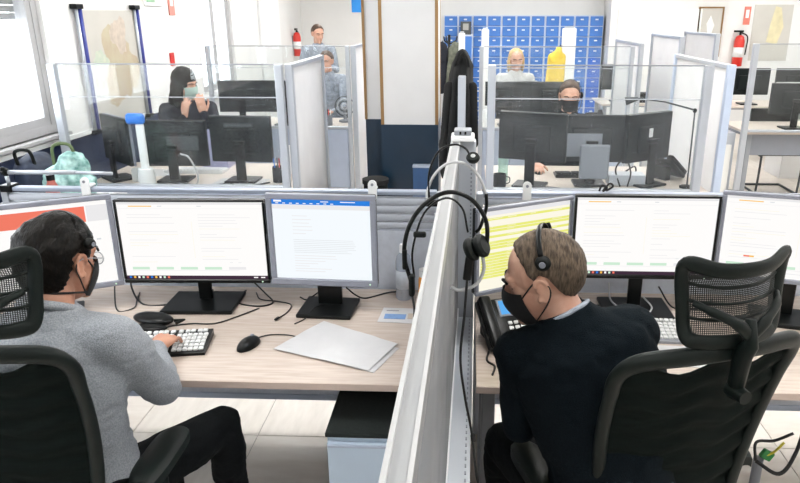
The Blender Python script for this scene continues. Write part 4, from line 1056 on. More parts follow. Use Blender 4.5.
cubicle_front('glass topped screen in front of the long-haired woman', -2.74, -1.20, 4.45)
cubicle_front('glass topped screen in front of the masked man at the three monitors', .12, 1.53, 4.45, w1=.055)
cubicle_front('farther glass topped screen behind the long-haired woman', -2.66, -1.20, 7.0, w0=.04, w1=.04)
cubicle_front('farther glass topped screen behind the masked man', .10, 1.62, 7.0, w0=.04, w1=.04)
side_panel('frosted side panel right of the long-haired woman', -1.165, 4.46, 5.48)
side_panel('frosted side panel right of the masked man', 1.665, 4.50, 5.72, edge=mat('pale_blue_edge', (.50, .58, .72), .4, var=.04))
side_panel('farther frosted side panel left of the column', -1.165, 7.0, 8.25)
side_panel('farther frosted side panel with rounded corner below the lockers', 1.69, 7.0, 8.2, 1.60, rnd_top=True)
side_panel('tall white side panel below the grey wall board', 2.12, 7.15, 8.3, 1.66)
side_panel('white side panel below the framed picture', 2.55, 7.4, 8.5, 1.68)
side_panel('frosted centre partition under the black coat', -.045, 4.40, 5.60, 1.50)
back_desk('pale desk of the long-haired woman', -2.68, -1.20, 4.49, 5.30)
back_desk('pale desk of the masked man with three monitors', .13, 1.62, 4.49, 5.30)
back_desk('pale desk in the second row behind the woman', -2.64, -1.20, 7.04, 7.80)
back_desk('pale desk in the second row behind the masked man', .12, 1.62, 7.04, 7.80)

G2 = 'background monitors seen from behind'
def bmon(label, x, y, rz, w=.47, h=.315, zb=.115, bez=None, screen=None, base=(.22, .18)):
    return monitor(label, (x, y, ZD), math.radians(180 + rz), w, h, zb, bez or black_pl, None, base=base, group=G2, screen=screen or S_cool)
def sticker(t, w, h, x, z, m, nm='sticker'):
    return MB().box((x, .0512, z), (w, .003, h)).build(nm, m, t)
# woman's desk
b1 = bmon('silver-backed monitor turned sideways at the left end of the woman\'s desk', -2.50, 4.74, -42, .46, .33, .12, silver_pl)
b2 = bmon('black monitor back in front of the long-haired woman', -2.09, 4.72, 3, .48, .325, .10)
sticker(b2, .22, .10, -.08, .27, dark_metal, 'rear_plate')
b3 = bmon('black monitor back at the right end of the woman\'s desk', -1.60, 4.72, -2, .44, .325, .135)
sticker(b3, .2, .02, 0, .40, dark_metal, 'rear_plate')
# masked man's desk
b4 = bmon('left of the three monitor backs at the masked man\'s desk', .44, 4.66, -18, .47, .33, .175)
b5 = bmon('middle of the three monitor backs at the masked man\'s desk', .845, 4.72, 0, .50, .325, .155)
sticker(b5, .24, .16, .05, .28, grey_pl, 'rear_plate')
MB().rbox((-.02, .085, .17), (.20, .03, .24), .01).build('stand_plate', grey_pl, b5)
b6 = bmon('right of the three monitor backs, with a white sticker', 1.225, 4.71, 34, .42, .33, .17)
sticker(b6, .035, .06, .02, .37, white_pl)
# second row
for k, (lab, x, rz) in enumerate((('monitor back in the second row left of centre', -2.42, 5), ('monitor back in the second row beside the lilac tray', -1.95, -5), ('monitor back below the blonde woman', .42, 4), ('wide monitor back between the blonde woman and the yellow jacket', .90, -3))):
    bmon(lab, x, 7.30, rz, .50, .33, .13)

def cup(label, loc, m, r=.035, h=.09):
    t = thing('mug', label, 'mug', loc)
    MB().lathe([(.001, 0), (r * .9, 0), (r, .005), (r, h), (r - .004, h), (r - .006, .008), (.001, .007)], n=18).build('mug_body', m, t, angle=SM)
    MB().tube(spline([(r - .002, 0, h * .8), (r + .022, 0, h * .7), (r + .022, 0, h * .35), (r - .002, 0, h * .22)], 5), .004, 8).build('handle', m, t, smooth=True)
cup('white mug beside the sideways monitor', (-2.36, 4.66, ZD), white_pl); cup('dark mug at the left post of the masked man\'s desk', (.22, 4.60, ZD), black_pl, .045, .09)
tw = thing('dispenser_stand', 'white stand with bright blue top on the woman\'s desk', 'dispenser', (-2.25, 4.575, ZD))
MB().rbox((0, 0, .24), (.055, .03, .36), .01).build('stand_column', white_pl, tw)
MB().rbox((-.025, 0, .455), (.13, .05, .075), .03, 4).build('blue_top', cap_blue, tw, angle=SM)
MB().lathe([(.001, 0), (.058, 0), (.058, .05), (.05, .11), (.001, .112)], n=20).build('stand_base', white_pl, tw, angle=SM)
paper('paper_sheet', 'loose white papers beside the sideways monitor', ((-2.45, 4.82), (-2.15, 4.80), (-2.12, 5.02), (-2.44, 5.04)), ZD + .001, paper_m, seed=12)
paper('paper_sheet', 'white papers at the right end of the woman\'s desk', ((-1.80, 4.55), (-1.45, 4.55), (-1.42, 4.75), (-1.78, 4.76)), ZD + .001, paper_m, seed=14)
keyboard('dark keyboard beside the masked man\'s mouse', (.86, 4.96, ZD), PI, black_pl, black_mt)
keyboard('pale keyboard on the woman\'s desk', (-2.05, 4.98, ZD), PI, white_pl, key_white)
G3 = 'cables on the background desks'
for lab, pts in (('grey cable arching over the woman\'s monitor stand', [(-2.0, 4.6, .95), (-1.93, 4.57, .93), (-1.88, 4.56, .82), (-1.90, 4.56, zc), (-2.02, 4.56, zc)]),
                 ('black cable trailing along the woman\'s desk edge', [(-2.45, 4.56, zc), (-2.35, 4.53, zc), (-2.2, 4.55, zc), (-2.1, 4.60, zc), (-1.9, 4.55, zc)]),
                 ('black cable under the right monitor of the woman\'s desk', [(-1.75, 4.55, zc), (-1.68, 4.60, zc), (-1.60, 4.54, zc), (-1.48, 4.56, zc), (-1.40, 4.64, zc)]),
                 ('black cable along the front of the masked man\'s desk', [(.40, 4.55, zc), (.55, 4.58, zc), (.68, 4.54, zc), (.80, 4.57, zc), (.90, 4.55, zc)]),
                 ('cable loop beside the masked man\'s right monitor', [(1.05, 4.62, zc), (1.02, 4.66, .86), (1.08, 4.66, .93), (1.12, 4.64, .84), (1.10, 4.62, zc)]),
                 ('dark cable bundle behind the silver box', [(1.10, 4.90, zc), (1.14, 4.86, .80), (1.20, 4.88, .83), (1.22, 4.92, .78), (1.16, 4.94, zc)])):
    cable(lab, pts, .006, grey_cable if 'grey' in lab else rubber, group=G3, n=6)
sb = thing('silver_box', 'small silver box at the edge of the masked man\'s desk', 'box', (1.10, 4.70, ZD))
MB().rbox((0, 0, .042), (.25, .13, .075), .005).build('box_body', alu, sb)
for sx in (-1, 1): MB().cyl((sx * .1, 0, 0), (sx * .1, 0, .006), .012).build('rubber_foot', black_pl, sb)
telephone('black desk telephone at the right end of the masked man\'s desk', (1.44, 4.93, ZD), math.radians(125), 1.1, False)
dl = thing('desk_lamp_arm', 'thin black jointed lamp arm at the masked man\'s right', 'lamp', (1.505, 4.62, ZD))
MB().lathe([(.001, 0), (.05, 0), (.05, .012), (.015, .02), (.001, .021)], n=20).build('base', black_mt, dl, angle=SM)
MB().cyl((0, 0, .01), (-.005, 0, .515), .0055, n=8).build('lower_arm', dark_metal, dl, smooth=True)
MB().ell((-.005, 0, .525), (.014, .012, .016), None, 10, 8).build('joint', black_mt, dl, smooth=True)
MB().cyl((-.01, 0, .53), (-.20, 0, .58), .006, n=8).cyl((-.20, 0, .58), (-.40, .02, .605), .005, n=8).build('upper_arm', dark_metal, dl, smooth=True)
MB().cyl((-.38, .02, .60), (-.46, .03, .58), .012, .028, 12).build('lamp_head', dark_metal, dl, angle=SM)
tr = thing('lilac_tray', 'lilac document tray right of the long-haired woman', 'tray', (-1.95, 5.10, ZD))
MB().bb(-.10, .10, -.01, .0, 0, .30).bb(-.10, -.09, 0, .22, 0, .24).bb(.09, .10, 0, .22, 0, .24).bb(-.09, .09, 0, .22, 0, .01).build('tray_shell', purple_cloth, tr)
for k in range(4): MB().box((-.06 + k * .04, .11, .15), (.025, .20, .26)).build('folder', (white_pl, purple_cloth, paper_m, alu_blue)[k], tr)
cm_ = thing('computer_mouse', 'black mouse under the masked man\'s hand', 'mouse', (.53, 5.03, ZD), PI)
MB().sheet(mouse, 20, 8).build('mouse_body', black_pl, cm_, smooth=True)
MB().tube([(0, .012, .0325), (0, .05, .014)], .0012, 6).build('button_split', grey_pl, cm_)

# coat over the centre partition
ct = thing('black_coat', 'long black coat draped over the centre partition post', 'coat', (-.045, 4.66, 1.50))
q = MB(); rs_ = []
for (z, cx_, rx, ry) in ((.155, .005, .012, .04), (.13, .0, .034, .09), (.06, -.005, .062, .13), (-.05, -.01, .085, .16), (-.25, -.012, .105, .18), (-.48, -.02, .122, .18), (-.62, -.05, .098, .17), (-.72, -.075, .060, .14)):
    rs_.append([(cx_ + rx * math.cos(t_) * (1 + .10 * math.sin(5 * t_ + z * 3)), ry * math.sin(t_) + .02 * math.sin(7 * t_), z) for t_ in [2 * PI * k / 40 for k in range(40)]])
q.loft(rs_)
link('coat_cloth', remesh(q, 'coat_cloth', .012, 3, .5, wrinkle(.012, 9, 24)), coat_m, ct)
MB().tube(spline([(-.05, -.12, .06), (-.03, -.15, .12), (.0, -.15, .15), (.03, -.14, .11), (.045, -.12, .05)], 6), .016, 10, flat=.6).build('coat_collar', coat_m, ct, smooth=True)
for sx, l_ in ((1, -.45), (-1, -.55)):
    MB().cap((sx * .075 - .01, -.10, -.08), (sx * .105 - .02, -.13, l_), .034, .028).build('sleeve', coat_m, ct, smooth=True)

# ================================================================== BACKGROUND PEOPLE AND THEIR CHAIRS
def simple_chair(label, loc, rz, m=None):
    t = thing('task_chair', label, 'chair', loc, rz, 'background task chairs'); m = m or chair_m
    MB().rbox((0, 0, .455), (.46, .46, .07), .03, 3).build('seat', m, t, angle=SM)
    MB().sheet(lambda u, v: ((u - .5) * .44 * (1 - .12 * v), -.24 - .05 * v + .05 * ((u - .5) * 2) ** 2, .56 + v * .46), 10, 10, (0, .03, 0)).build('backrest', m, t, angle=SM)
    MB().tube([(0, -.05, .42), (0, -.26, .44), (0, -.27, .62)], .022, 8, flat=1.5).build('back_bracket', black_pl, t, smooth=True)
    MB().cyl((0, 0, .08), (0, 0, .42), .025).build('gas_column', black_pl, t, smooth=True)
    for k in range(5):
        a = 2 * PI * k / 5; MB().tube([(0, 0, .09), (.27 * math.cos(a), .27 * math.sin(a), .06)], [.025, .016], 8).build('base_leg', black_pl, t, smooth=True)
        MB().cyl((.27 * math.cos(a) - .012, .27 * math.sin(a), .026), (.27 * math.cos(a) + .012, .27 * math.sin(a), .026), .026, n=12).build('caster', black_pl, t, smooth=True)
    return t
def seated(x, y, hz, turn=0.0, face=None, hup=(0, -.1, 1), arms_=None, build=.95, lean=0.0):
    """seated figure facing -y (towards the camera), turned by an angle about z"""
    R = Matrix.Rotation(turn, 3, 'Z'); o = V((x, y, 0)); dz = hz - 1.24
    def P(a, b, c): return tuple(o + R @ V((a, b, c)))
    J = dict(pel=P(0, .08, .58), chest=P(0, .04 - lean * .5, .86 + dz * .6), neck=P(0, .0 - lean, 1.10 + dz), head=P(0, -.03 - lean, hz), hup=hup, face=face or tuple(R @ V((0, -1, -.15))),
             shR=P(-.175, .02 - lean, 1.03 + dz), shL=P(.175, .02 - lean, 1.03 + dz), hipR=P(-.095, .06, .55), hipL=P(.095, .06, .55), knR=P(-.12, -.36, .56), knL=P(.12, -.36, .56), anR=P(-.12, -.36, .115), anL=P(.12, -.36, .115),
             toe=tuple(R @ V((0, -1, 0))), build=build)
    A = dict(elR=P(-.24, -.12, .80), elL=P(.24, -.12, .80), wrR=P(-.16, -.36, .785), wrL=P(.16, -.36, .785), hdR=tuple(R @ V((.2, -1, 0))), hdL=tuple(R @ V((-.2, -1, 0))), hnR=(0, 0, 1), hnL=(0, 0, 1))
    J.update(A)
    if arms_: J.update({k: (P(*v) if k[:2] in ('el', 'wr') else v) for k, v in arms_.items()})
    return J
# long-haired woman
simple_chair('dark task chair of the long-haired woman', (-2.33, 5.72, 0), PI)
JW = seated(-2.33, 5.62, 1.335, .35, (.93, -.35, -.22), arms_=dict(elR=(-.22, -.16, .88), wrR=(-.02, -.30, 1.10), hdR=(.25, -.15, .95), hnR=(-.4, -.8, .2), elL=(.24, -.18, .86), wrL=(.12, -.28, 1.12), hdL=(-.1, -.1, 1), hnL=(.5, -.7, 0)), build=.88)
def hairW(T, H):
    mb = MB(); E = lambda p, r: mb.ell(T(p), r, H, 18, 12)
    E((0, -.020, .032), (.094, .104, .104)); E((0, -.06, -.06), (.090, .065, .12)); E((.045, -.07, -.17), (.05, .055, .13)); E((-.045, -.07, -.17), (.05, .055, .13)); E((-.078, -.005, -.08), (.026, .050, .13)); E((.078, -.005, -.08), (.026, .050, .13)); E((-.05, -.06, -.27), (.035, .04, .08))
    mb2 = remesh(mb, 'hair', .009, 2, .5, wrinkle(.005, 14, 40)); return mb2
def xW(T, H, J): face_mask(T, None, mask_green)
build_person('long-haired woman in a dark top and pale mask raising her hands to her face', JW, skin2, hair_dark, hairW, charcoal, denim, .007, .010, extra=xW, amp=.004)
# masked man at the three monitors
simple_chair('dark task chair of the masked man', (.80, 5.72, 0), PI)
JM = seated(.80, 5.60, 1.255, 0, (-.05, -.95, -.22), arms_=dict(elR=(-.27, -.20, .84), wrR=(-.275, -.475, .790), hdR=(.05, -1, -.05), hnR=(0, 0, 1)), build=.98, lean=.04)
def hairM(T, H): return hair_cap('hair', T, lambda p: p.z - pw(p.y, SHORT[:5] + [(.006, .012), (.022, .040), (.04, .072), (.06, .088), (.085, .10)]), .008, .003, 40, 4)
def xM(T, H, J): face_mask(T, None, mask_black)
bm_, TM, HM = build_person('masked dark-haired man facing the camera behind three monitors', JM, skin2, hair_brown, hairM, navy_knit, denim, .006, .010, extra=xM, amp=.004)
worn_headset('black headset on the masked man behind the three monitors', TM, HM, side=-1, dz=.0, y=-.01)
# blonde woman, second row
simple_chair('dark task chair of the blonde woman', (.55, 8.42, 0), PI)
JB = seated(.55, 8.34, 1.355, .1)
def hairB(T, H):
    mb = MB(); E = lambda p, r: mb.ell(T(p), r, H, 16, 10)
    E((0, -.045, .036), (.092, .092, .098)); E((0, -.075, -.06), (.092, .050, .11)); E((-.084, -.025, -.05), (.022, .040, .10)); E((.084, -.025, -.05), (.022, .040, .10))
    return remesh(mb, 'hair', .012, 2)
build_person('blonde woman in a pale top in front of the blue lockers', JB, skin2, hair_blonde, hairB, pale_cloth, denim, .011, .013, amp=.004)
# seated brown-haired person beyond the left side panel
simple_chair('dark task chair of the person beyond the left side panel', (-1.70, 8.42, 0), PI)
JO = seated(-1.70, 8.34, 1.335, -.15)
build_person('brown-haired person seated beyond the left side panel in a grey shirt', JO, skin2, hair_brown, hairM, stripe_cloth, denim, .011, .013, amp=.004)
# standing person
X0, Y0_ = -2.07, 9.6
JS = dict(pel=(X0, Y0_, .93), chest=(X0, Y0_, 1.22), neck=(X0, Y0_ - .01, 1.47), head=(X0 + .01, Y0_ - .03, 1.615), face=(.55, -.8, -.25), hup=(0, 0, 1), shR=(X0 - .18, Y0_, 1.40), shL=(X0 + .18, Y0_, 1.40), elR=(X0 - .24, Y0_ - .08, 1.14), elL=(X0 + .25, Y0_ - .08, 1.14),
          wrR=(X0 - .08, Y0_ - .26, 1.20), wrL=(X0 + .08, Y0_ - .26, 1.20), hdR=(.8, -.4, .2), hdL=(-.8, -.4, .2), hnR=(-.3, -.8, .4), hnL=(.3, -.8, .4), hipR=(X0 - .095, Y0_, .90), hipL=(X0 + .095, Y0_, .90), knR=(X0 - .10, Y0_ - .02, .50), knL=(X0 + .10, Y0_ - .02, .50),
          anR=(X0 - .10, Y0_, .115), anL=(X0 + .10, Y0_, .115), toe=(.3, -1, 0), build=.98)
build_person('person standing with folded hands by the far left wall', JS, skin2, hair_brown, hairM, stripe_cloth, denim, .011, .013, amp=.004)

# yellow jacket and tall white posts
for lab, x, y, w, h in (('tall white post behind the yellow jacket', 1.105, 7.95, .15, 1.72), ('white post left of the blonde woman', .18, 8.2, .085, 1.70), ('white post above the black coat', -.09, 8.2, .075, 1.66)):
    t = thing('white_post', lab, 'post', (x, y, 0), group='tall white posts in the second row')
    MB().rbox((0, 0, h / 2), (w, .08, h), .008).build('post_body', white_pl, t); MB().rbox((0, 0, h + .008), (w * .7, .06, .02), .005).build('post_cap', alu, t)
    MB().rbox((0, 0, .01), (w * 1.6, .30, .02), .004).build('foot', grey_metal, t)
yj = thing('yellow_jacket', 'bright yellow jacket hung beside the tall white post', 'jacket', (.985, 7.93, 1.48))
jm = MB(); jm.ell((0, 0, -.06), (.075, .06, .07)).ell((.01, 0, .0), (.04, .045, .05)).ell((-.06, -.01, -.09), (.045, .05, .06)).ell((-.01, 0, -.22), (.10, .07, .20)).cap((-.07, 0, -.06), (-.10, -.02, -.36), .038, .03).cap((.06, 0, -.06), (.05, -.03, -.36), .038, .03)
link('jacket_cloth', remesh(jm, 'jacket_cloth', .010, 3, .5, wrinkle(.006)), yellow_cloth, yj)
MB().tube([(0, 0, .02), (.03, .0, .06), (.06, 0, .03)], .006, 8).build('hanging_loop', black_mt, yj)

# ================================================================== LOCKERS
lk_door = MB().rbox((0, 0, 0), (.205, .02, .150), .004, 1).mesh('locker_door'); lk_door.materials.append(locker_blue)
lk_door2 = MB().rbox((0, 0, 0), (.205, .02, .150), .004, 1).mesh('locker_door'); lk_door2.materials.append(locker_deep)
lk_lock = MB().rbox((0, 0, 0), (.05, .014, .022), .003, 1).mesh('lock_plate'); lk_lock.materials.append(white_pl)
for k in range(11):
    x = -.31 + k * .237
    place = ['leftmost blue locker column', 'second blue locker column from the left', 'third blue locker column from the left', 'fourth blue locker column from the left', 'fifth blue locker column from the left', 'middle blue locker column', 'fifth blue locker column from the right', 'fourth blue locker column from the right', 'third blue locker column from the right', 'second blue locker column from the right', 'rightmost blue locker column'][k]
    t = thing('locker', place + ' on the back wall', 'locker', (x, 11.72, 0), group='blue lockers on the back wall')
    MB().bb(-.1175, .1175, 0, .27, 0, 1.85).build('locker_case', locker_grey, t)
    for r in range(11):
        d_ = link('locker_door', lk_door2 if k == 10 and r > 3 else lk_door, None, t, (0, -.008, 1.755 - r * .164))
        link('lock_plate', lk_lock, None, d_, (0, -.012, .025))
bx = thing('storage_box', 'dark carton standing before the second locker column', 'box', (-.065, 11.55, 1.55))
MB().rbox((0, 0, .10), (.17, .2, .2), .004).build('box_body', dark_metal, bx); MB().rbox((0, -.102, .12), (.09, .004, .10), .002, 1).build('box_label', cream_m, bx)
ls = thing('bookcase', 'low grey cabinet in front of the lockers holding the carton', 'cabinet', (-.065, 11.55, 0))
MB().rbox((0, 0, .775), (.22, .22, 1.55), .005).build('cabinet_body', locker_grey, ls); MB().rbox((0, -.115, .775), (.2, .012, 1.5), .004).build('door', locker_blue, ls)
rk = thing('coat_stand', 'black coat stand with dark jackets right of the column', 'coat stand', (-.26, 9.0, 0))
MB().cyl((0, 0, 0), (0, 0, 1.62), .018).build('pole', black_pl, rk, smooth=True); MB().lathe([(.001, 0), (.18, 0), (.17, .03), (.02, .04)], n=20).build('base', black_pl, rk, angle=SM)
for a in (0, 2, 4): MB().tube([(0, 0, 1.5), (.09 * math.cos(a), .09 * math.sin(a), 1.55), (.10 * math.cos(a), .10 * math.sin(a), 1.60)], .009, 8).build('hook', black_pl, rk, smooth=True)
for lab, dx, mm in (('dark green jacket on the coat stand', -.09, charcoal), ('grey-green jacket on the coat stand', .08, mat('olive_cloth', (.16, .17, .13), .9, var=.5, scale=20))):
    j_ = thing('hung_jacket', lab, 'jacket', (-.26 + dx, 8.95, 1.50)); q = MB(); q.ell((0, 0, -.12), (.09, .08, .16)).ell((0, 0, -.36), (.09, .07, .26)).cap((-.05, -.02, -.06), (-.09, -.05, -.45), .04, .03)
    link('jacket_cloth', remesh(q, 'jacket_cloth', .012, 3, .5, wrinkle(.008)), mm, j_)
    MB().tube([(0, 0, .02), (0, .0, .05), (.02, .0, .02)], .006, 6).build('hanging_loop', black_mt, j_)

# ================================================================== LEFT WALL
wm = thing('wall_map', 'large pale wall map hung between two dark blue poles by the window', 'map', (XL, 5.52, 1.03))
MB().bb(.012, .018, -.43, .43, .03, .87).build('map_sheet', map_m, wm)
def blob2(cy, cz, ry, rz, n, seed, x):
    r = random.Random(seed); pts = []
    for k in range(n):
        a = 2 * PI * k / n; q = 1 + .30 * math.sin(3 * a + seed) * .6 + r.uniform(-.13, .13); pts.append((x, cy + ry * q * math.cos(a), cz + rz * q * math.sin(a)))
    return MB().add(pts, [tuple(range(n))])
blob2(.05, .44, .26, .30, 40, 2, .0186).build('map_land', map_land, wm); blob2(.10, .68, .13, .13, 26, 5, .0189).build('map_land', mat('map_land_tan', (.58, .50, .42), .7, var=.2, scale=20), wm); blob2(-.23, .50, .12, .07, 26, 9, .0192).build('map_region', map_green, wm)
for s_ in (-1, 1):
    MB().cyl((.03, s_ * .445, 0), (.03, s_ * .445, .89), .018, n=12).build('pole', indigo, wm, smooth=True)
    MB().cyl((.03, s_ * .445 - .045, .0), (.03, s_ * .445 - .045, .89), .013, n=12).build('pole', alu, wm, smooth=True)
    MB().rbox((.03, s_ * .445 - .03, .895), (.05, .10, .035), .005).build('end_cap', black_pl, wm); MB().rbox((.03, s_ * .445 - .03, -.005), (.05, .09, .03), .005).build('end_cap', black_pl, wm)
ex = thing('exit_sign', 'pale green sign high on the left wall beyond the map', 'sign', (XL + .008, 6.35, 1.94)); MB().rbox((0, 0, .09), (.012, .36, .18), .003).build('sign_board', white_pl, ex)
MB().box((.0075, -.06, .09), (.003, .16, .12)).build('green_field', green_sign, ex); MB().box((.0075, .10, .09), (.003, .10, .05)).build('green_field', green_sign, ex)
def extinguisher(label, loc, rz=0.0, s=1.0):
    t = thing('fire_extinguisher', label, 'extinguisher', loc, rz)
    MB().lathe([(.001, 0), (.062 * s, 0), (.068 * s, .01), (.068 * s, .33 * s), (.05 * s, .39 * s), (.02 * s, .41 * s), (.001, .411 * s)], (0, -.075, 0), 20).build('cylinder', red_m, t, angle=SM)
    MB().lathe([(.0685 * s, .12 * s), (.0685 * s, .25 * s)], (0, -.075, 0), 20).build('paper_label', white_pl, t, smooth=True)
    MB().cyl((0, -.075, .40 * s), (0, -.075, .45 * s), .016 * s).rbox((-.03, -.075, .46 * s), (.13 * s, .03, .03), .006).build('valve', black_pl, t, angle=SM)
    MB().tube(spline([(.02, -.075, .44 * s), (.10 * s, -.08, .38 * s), (.09 * s, -.09, .15 * s)], 6), .010, 8).build('hose', black_pl, t, smooth=True)
    MB().rbox((0, -.006, .25 * s), (.05, .012, .2 * s), .003).build('wall_bracket', grey_metal, t)
    return t
extinguisher('small red fire extinguisher at the far end of the left wall', (XL + .0, 11.3, 1.22), math.radians(90), .9)
def small_sign(label, loc, sz, m, rz=0.0, mark=None):
    t = thing('wall_sign', label, 'sign', loc, rz); MB().rbox((0, -.006, 0), (sz[0], .010, sz[1]), .002, 1).build('sign_board', m, t)
    MB().box((0, -.0115, sz[1] * .1), (sz[0] * .5, .002, sz[1] * .45)).build('pictogram', mark or white_pl, t)
small_sign('red and white sign at the top of the left wall', (XL, 6.74, 1.97), (.13, .22), mat('faded_red', (.70, .25, .20), .5, var=.1), math.radians(90))
small_sign('small red box sign on the left wall behind the woman', (XL, 6.62, 1.46), (.09, .12), red_m, math.radians(90), red_m)
small_sign('sky blue sign on the back wall left of the column', (-1.86, YF - .0, 2.02), (.25, .26), blue_sign, 0.0, blue_sign)
tag(MB().rbox((XL + .02, 10.0, 1.05), (.04, .95, 2.10), .01).build('far_door_leaf', white_pl), kind='structure').name = 'door_1'
# bag and flask on a low cabinet under the window
cbn = thing('low_cabinet', 'low white cabinet under the window behind the arm', 'cabinet', (-2.50, 3.85, 0))
MB().rbox((0, 0, .41), (.56, .75, .80), .006).build('cabinet_body', white_pl, cbn)
for s_ in (-1, 1): d_ = MB().rbox((s_ * .135, -.38, .42), (.262, .016, .74), .004).build('door', white_pl, cbn); MB().rbox((s_ * .02, -.393, .5), (.012, .012, .12), .003).build('handle', grey_metal, d_)
bg = thing('patterned_bag', 'teal and white patterned cloth bag on the low cabinet by the window', 'bag', (-2.39, 3.90, .81))
q = MB(); q.ell((0, 0, .12), (.13, .10, .13)).ell((.04, 0, .20), (.09, .08, .10)).ell((-.08, .02, .10), (.08, .09, .11)).ell((.10, -.02, .08), (.07, .07, .08))
link('bag_body', remesh(q, 'bag_body', .010, 3, .5, wrinkle(.022, 11, 30)), teal_bag, bg)
MB().tube(spline([(-.08, 0, .20), (-.07, 0, .32), (.03, 0, .33), (.06, 0, .24)], 6), .010, 8).build('bag_strap', mat('olive_strap', (.10, .14, .06), .8, var=.2), bg, smooth=True)
fk = thing('red_flask', 'dull red flask standing before the teal bag', 'flask', (-2.33, 3.62, .81))
MB().lathe([(.001, 0), (.034, 0), (.036, .01), (.036, .14), (.022, .17), (.02, .19), (.001, .19)], n=18).build('flask_body', mat('dull_red', (.38, .10, .08), .4, var=.2), fk, angle=SM)
MB().lathe([(.022, .185), (.023, .215), (.001, .218)], n=16).build('cap', black_pl, fk, angle=SM)
dj = thing('dark_backpack', 'dark navy backpack on the low cabinet by the window', 'backpack', (-2.62, 3.95, .81)); q = MB(); q.ell((0, 0, .13), (.12, .13, .15)).ell((.0, -.05, .08), (.10, .09, .09))
link('backpack_body', remesh(q, 'backpack_body', .012, 3, .5, wrinkle(.012)), mat('navy_nylon', (.012, .022, .05), .6, var=.4, scale=20), dj)
MB().tube(spline([(-.04, -.1, .22), (-.03, -.12, .30), (.04, -.1, .30), (.05, -.08, .22)], 6), .010, 8).build('handle_strap', black_mt, dj, smooth=True)

# ================================================================== RIGHT BACKGROUND
cubicle_front('glass topped screen at the desk below the fire extinguisher', 2.74, 4.45, 6.95, 1.60, w0=.055, seg=3, board=None)
rt = back_desk('grey-fronted desk below the fire extinguisher', 2.80, 4.45, 6.99, 7.75)
MB().rbox((0, -.3, .60), (1.55, .02, .22), .004).build('modesty_panel', grey_pl, rt)
cbn2 = thing('filing_cabinet', 'grey filing cabinet left of the grey-fronted desk', 'cabinet', (2.58, 7.30, 0))
MB().rbox((0, 0, .36), (.30, .5, .72), .005).build('cabinet_body', alu, cbn2); d_ = MB().rbox((0, -.256, .34), (.24, .014, .52), .004).build('door', grey_wall, cbn2)
MB().cyl((-.06, -.266, .50), (-.06, -.262, .50), .016).build('lock', white_pl, d_)
bmon('monitor on the grey-fronted desk', 3.35, 7.25, 2, .5, .31, .15); bmon('pale backed monitor at the right end of the grey-fronted desk', 3.95, 7.25, -4, .5, .31, .15, white_pl)
pb = thing('paper_tray', 'white paper tray on the grey-fronted desk', 'tray', (3.60, 7.18, ZD)); MB().rbox((0, 0, .03), (.24, .18, .06), .006).build('tray_body', white_pl, pb); MB().rbox((0, 0, .064), (.2, .15, .006), .002, 1).build('paper_stack', paper_m, pb)
vc = thing('cantilever_chair', 'black cantilever chair under the grey-fronted desk', 'chair', (3.35, 7.55, 0))
for s_ in (-1, 1): MB().tube(spline([(s_ * .22, .2, .86), (s_ * .22, .18, .5), (s_ * .22, .16, .44), (s_ * .22, -.20, .43), (s_ * .22, -.24, .38), (s_ * .22, -.22, .04), (s_ * .22, -.18, .015), (s_ * .22, .22, .015)], 5), .0125, 8).build('side_frame', dark_metal, vc, smooth=True)
MB().cyl((-.22, .22, .015), (.22, .22, .015), .0125).build('floor_bar', dark_metal, vc, smooth=True)
MB().rbox((0, -.02, .455), (.44, .42, .05), .015, 3).build('seat', black_mt, vc, angle=SM); MB().rbox((0, .20, .74), (.44, .04, .28), .015, 3).build('backrest', black_mt, vc, angle=SM)
back_desk('far desk along the right back wall', 2.75, 4.9, 9.0, 9.7)
for lab, x in (('far dark monitor left of the fire extinguisher', 3.05), ('far dark monitor under the fire extinguisher', 3.65), ('far dark monitor below the pale map', 4.25)): bmon(lab, x, 9.25, 0, .52, .34, .12)
cabd = thing('printer', 'grey printer on a stand behind the grey-fronted desk', 'printer', (3.98, 8.35, 0))
MB().rbox((0, 0, .35), (.52, .45, .70), .006).build('stand', white_pl, cabd); MB().rbox((0, 0, .90), (.56, .48, .38), .02, 2).build('printer_body', mat('grey_green_plastic', (.28, .30, .28), .5, var=.1), cabd, angle=SM)
MB().rbox((-.05, -.245, 1.0), (.34, .012, .035), .004).build('paper_slot', white_pl, cabd); MB().rbox((-.08, -.25, .88), (.14, .02, .03), .004).build('paper_output', paper_m, cabd); MB().rbox((.12, -.05, 1.10), (.2, .2, .02), .004).build('control_panel', black_mt, cabd)
pf = thing('framed_picture', 'framed pale picture on the far right wall', 'picture', (3.77, 11.4, 1.22)); pf.scale = (1.14, 1, 1.14)
MB().bb(-.17, -.15, -.03, 0, 0, .66).bb(.15, .17, -.03, 0, 0, .66).bb(-.15, .15, -.03, 0, 0, .02).bb(-.15, .15, -.03, 0, .64, .66).build('picture_frame', brown_strip, pf)
MB().bb(-.15, .15, -.018, -.012, .02, .64).build('picture_sheet', map_m, pf); MB().add([(x_, -.0186, z_) for x_, z_ in ((-.03, .12), (.04, .14), (.03, .30), (.06, .42), (.0, .55), (-.05, .44), (-.02, .3))], [(0, 1, 2, 3, 4, 5, 6)]).build('picture_figure', grey_wall, pf)
extinguisher('red fire extinguisher on the far right wall beside the picture', (4.24, 11.4, 1.08), 0, 1.15)
small_sign('tall red sign above the right fire extinguisher', (4.33, 11.4, 1.84), (.10, .27), mat('pale_red', (.75, .22, .16), .5, var=.1))
m2 = thing('wall_poster', 'pale yellowish map poster right of the fire extinguisher', 'poster', (4.73, 11.4, 1.16)); m2.scale = (1.14, 1, 1.14); MB().bb(-.26, .26, -.008, 0, 0, .74).build('poster_sheet', map_m, m2)
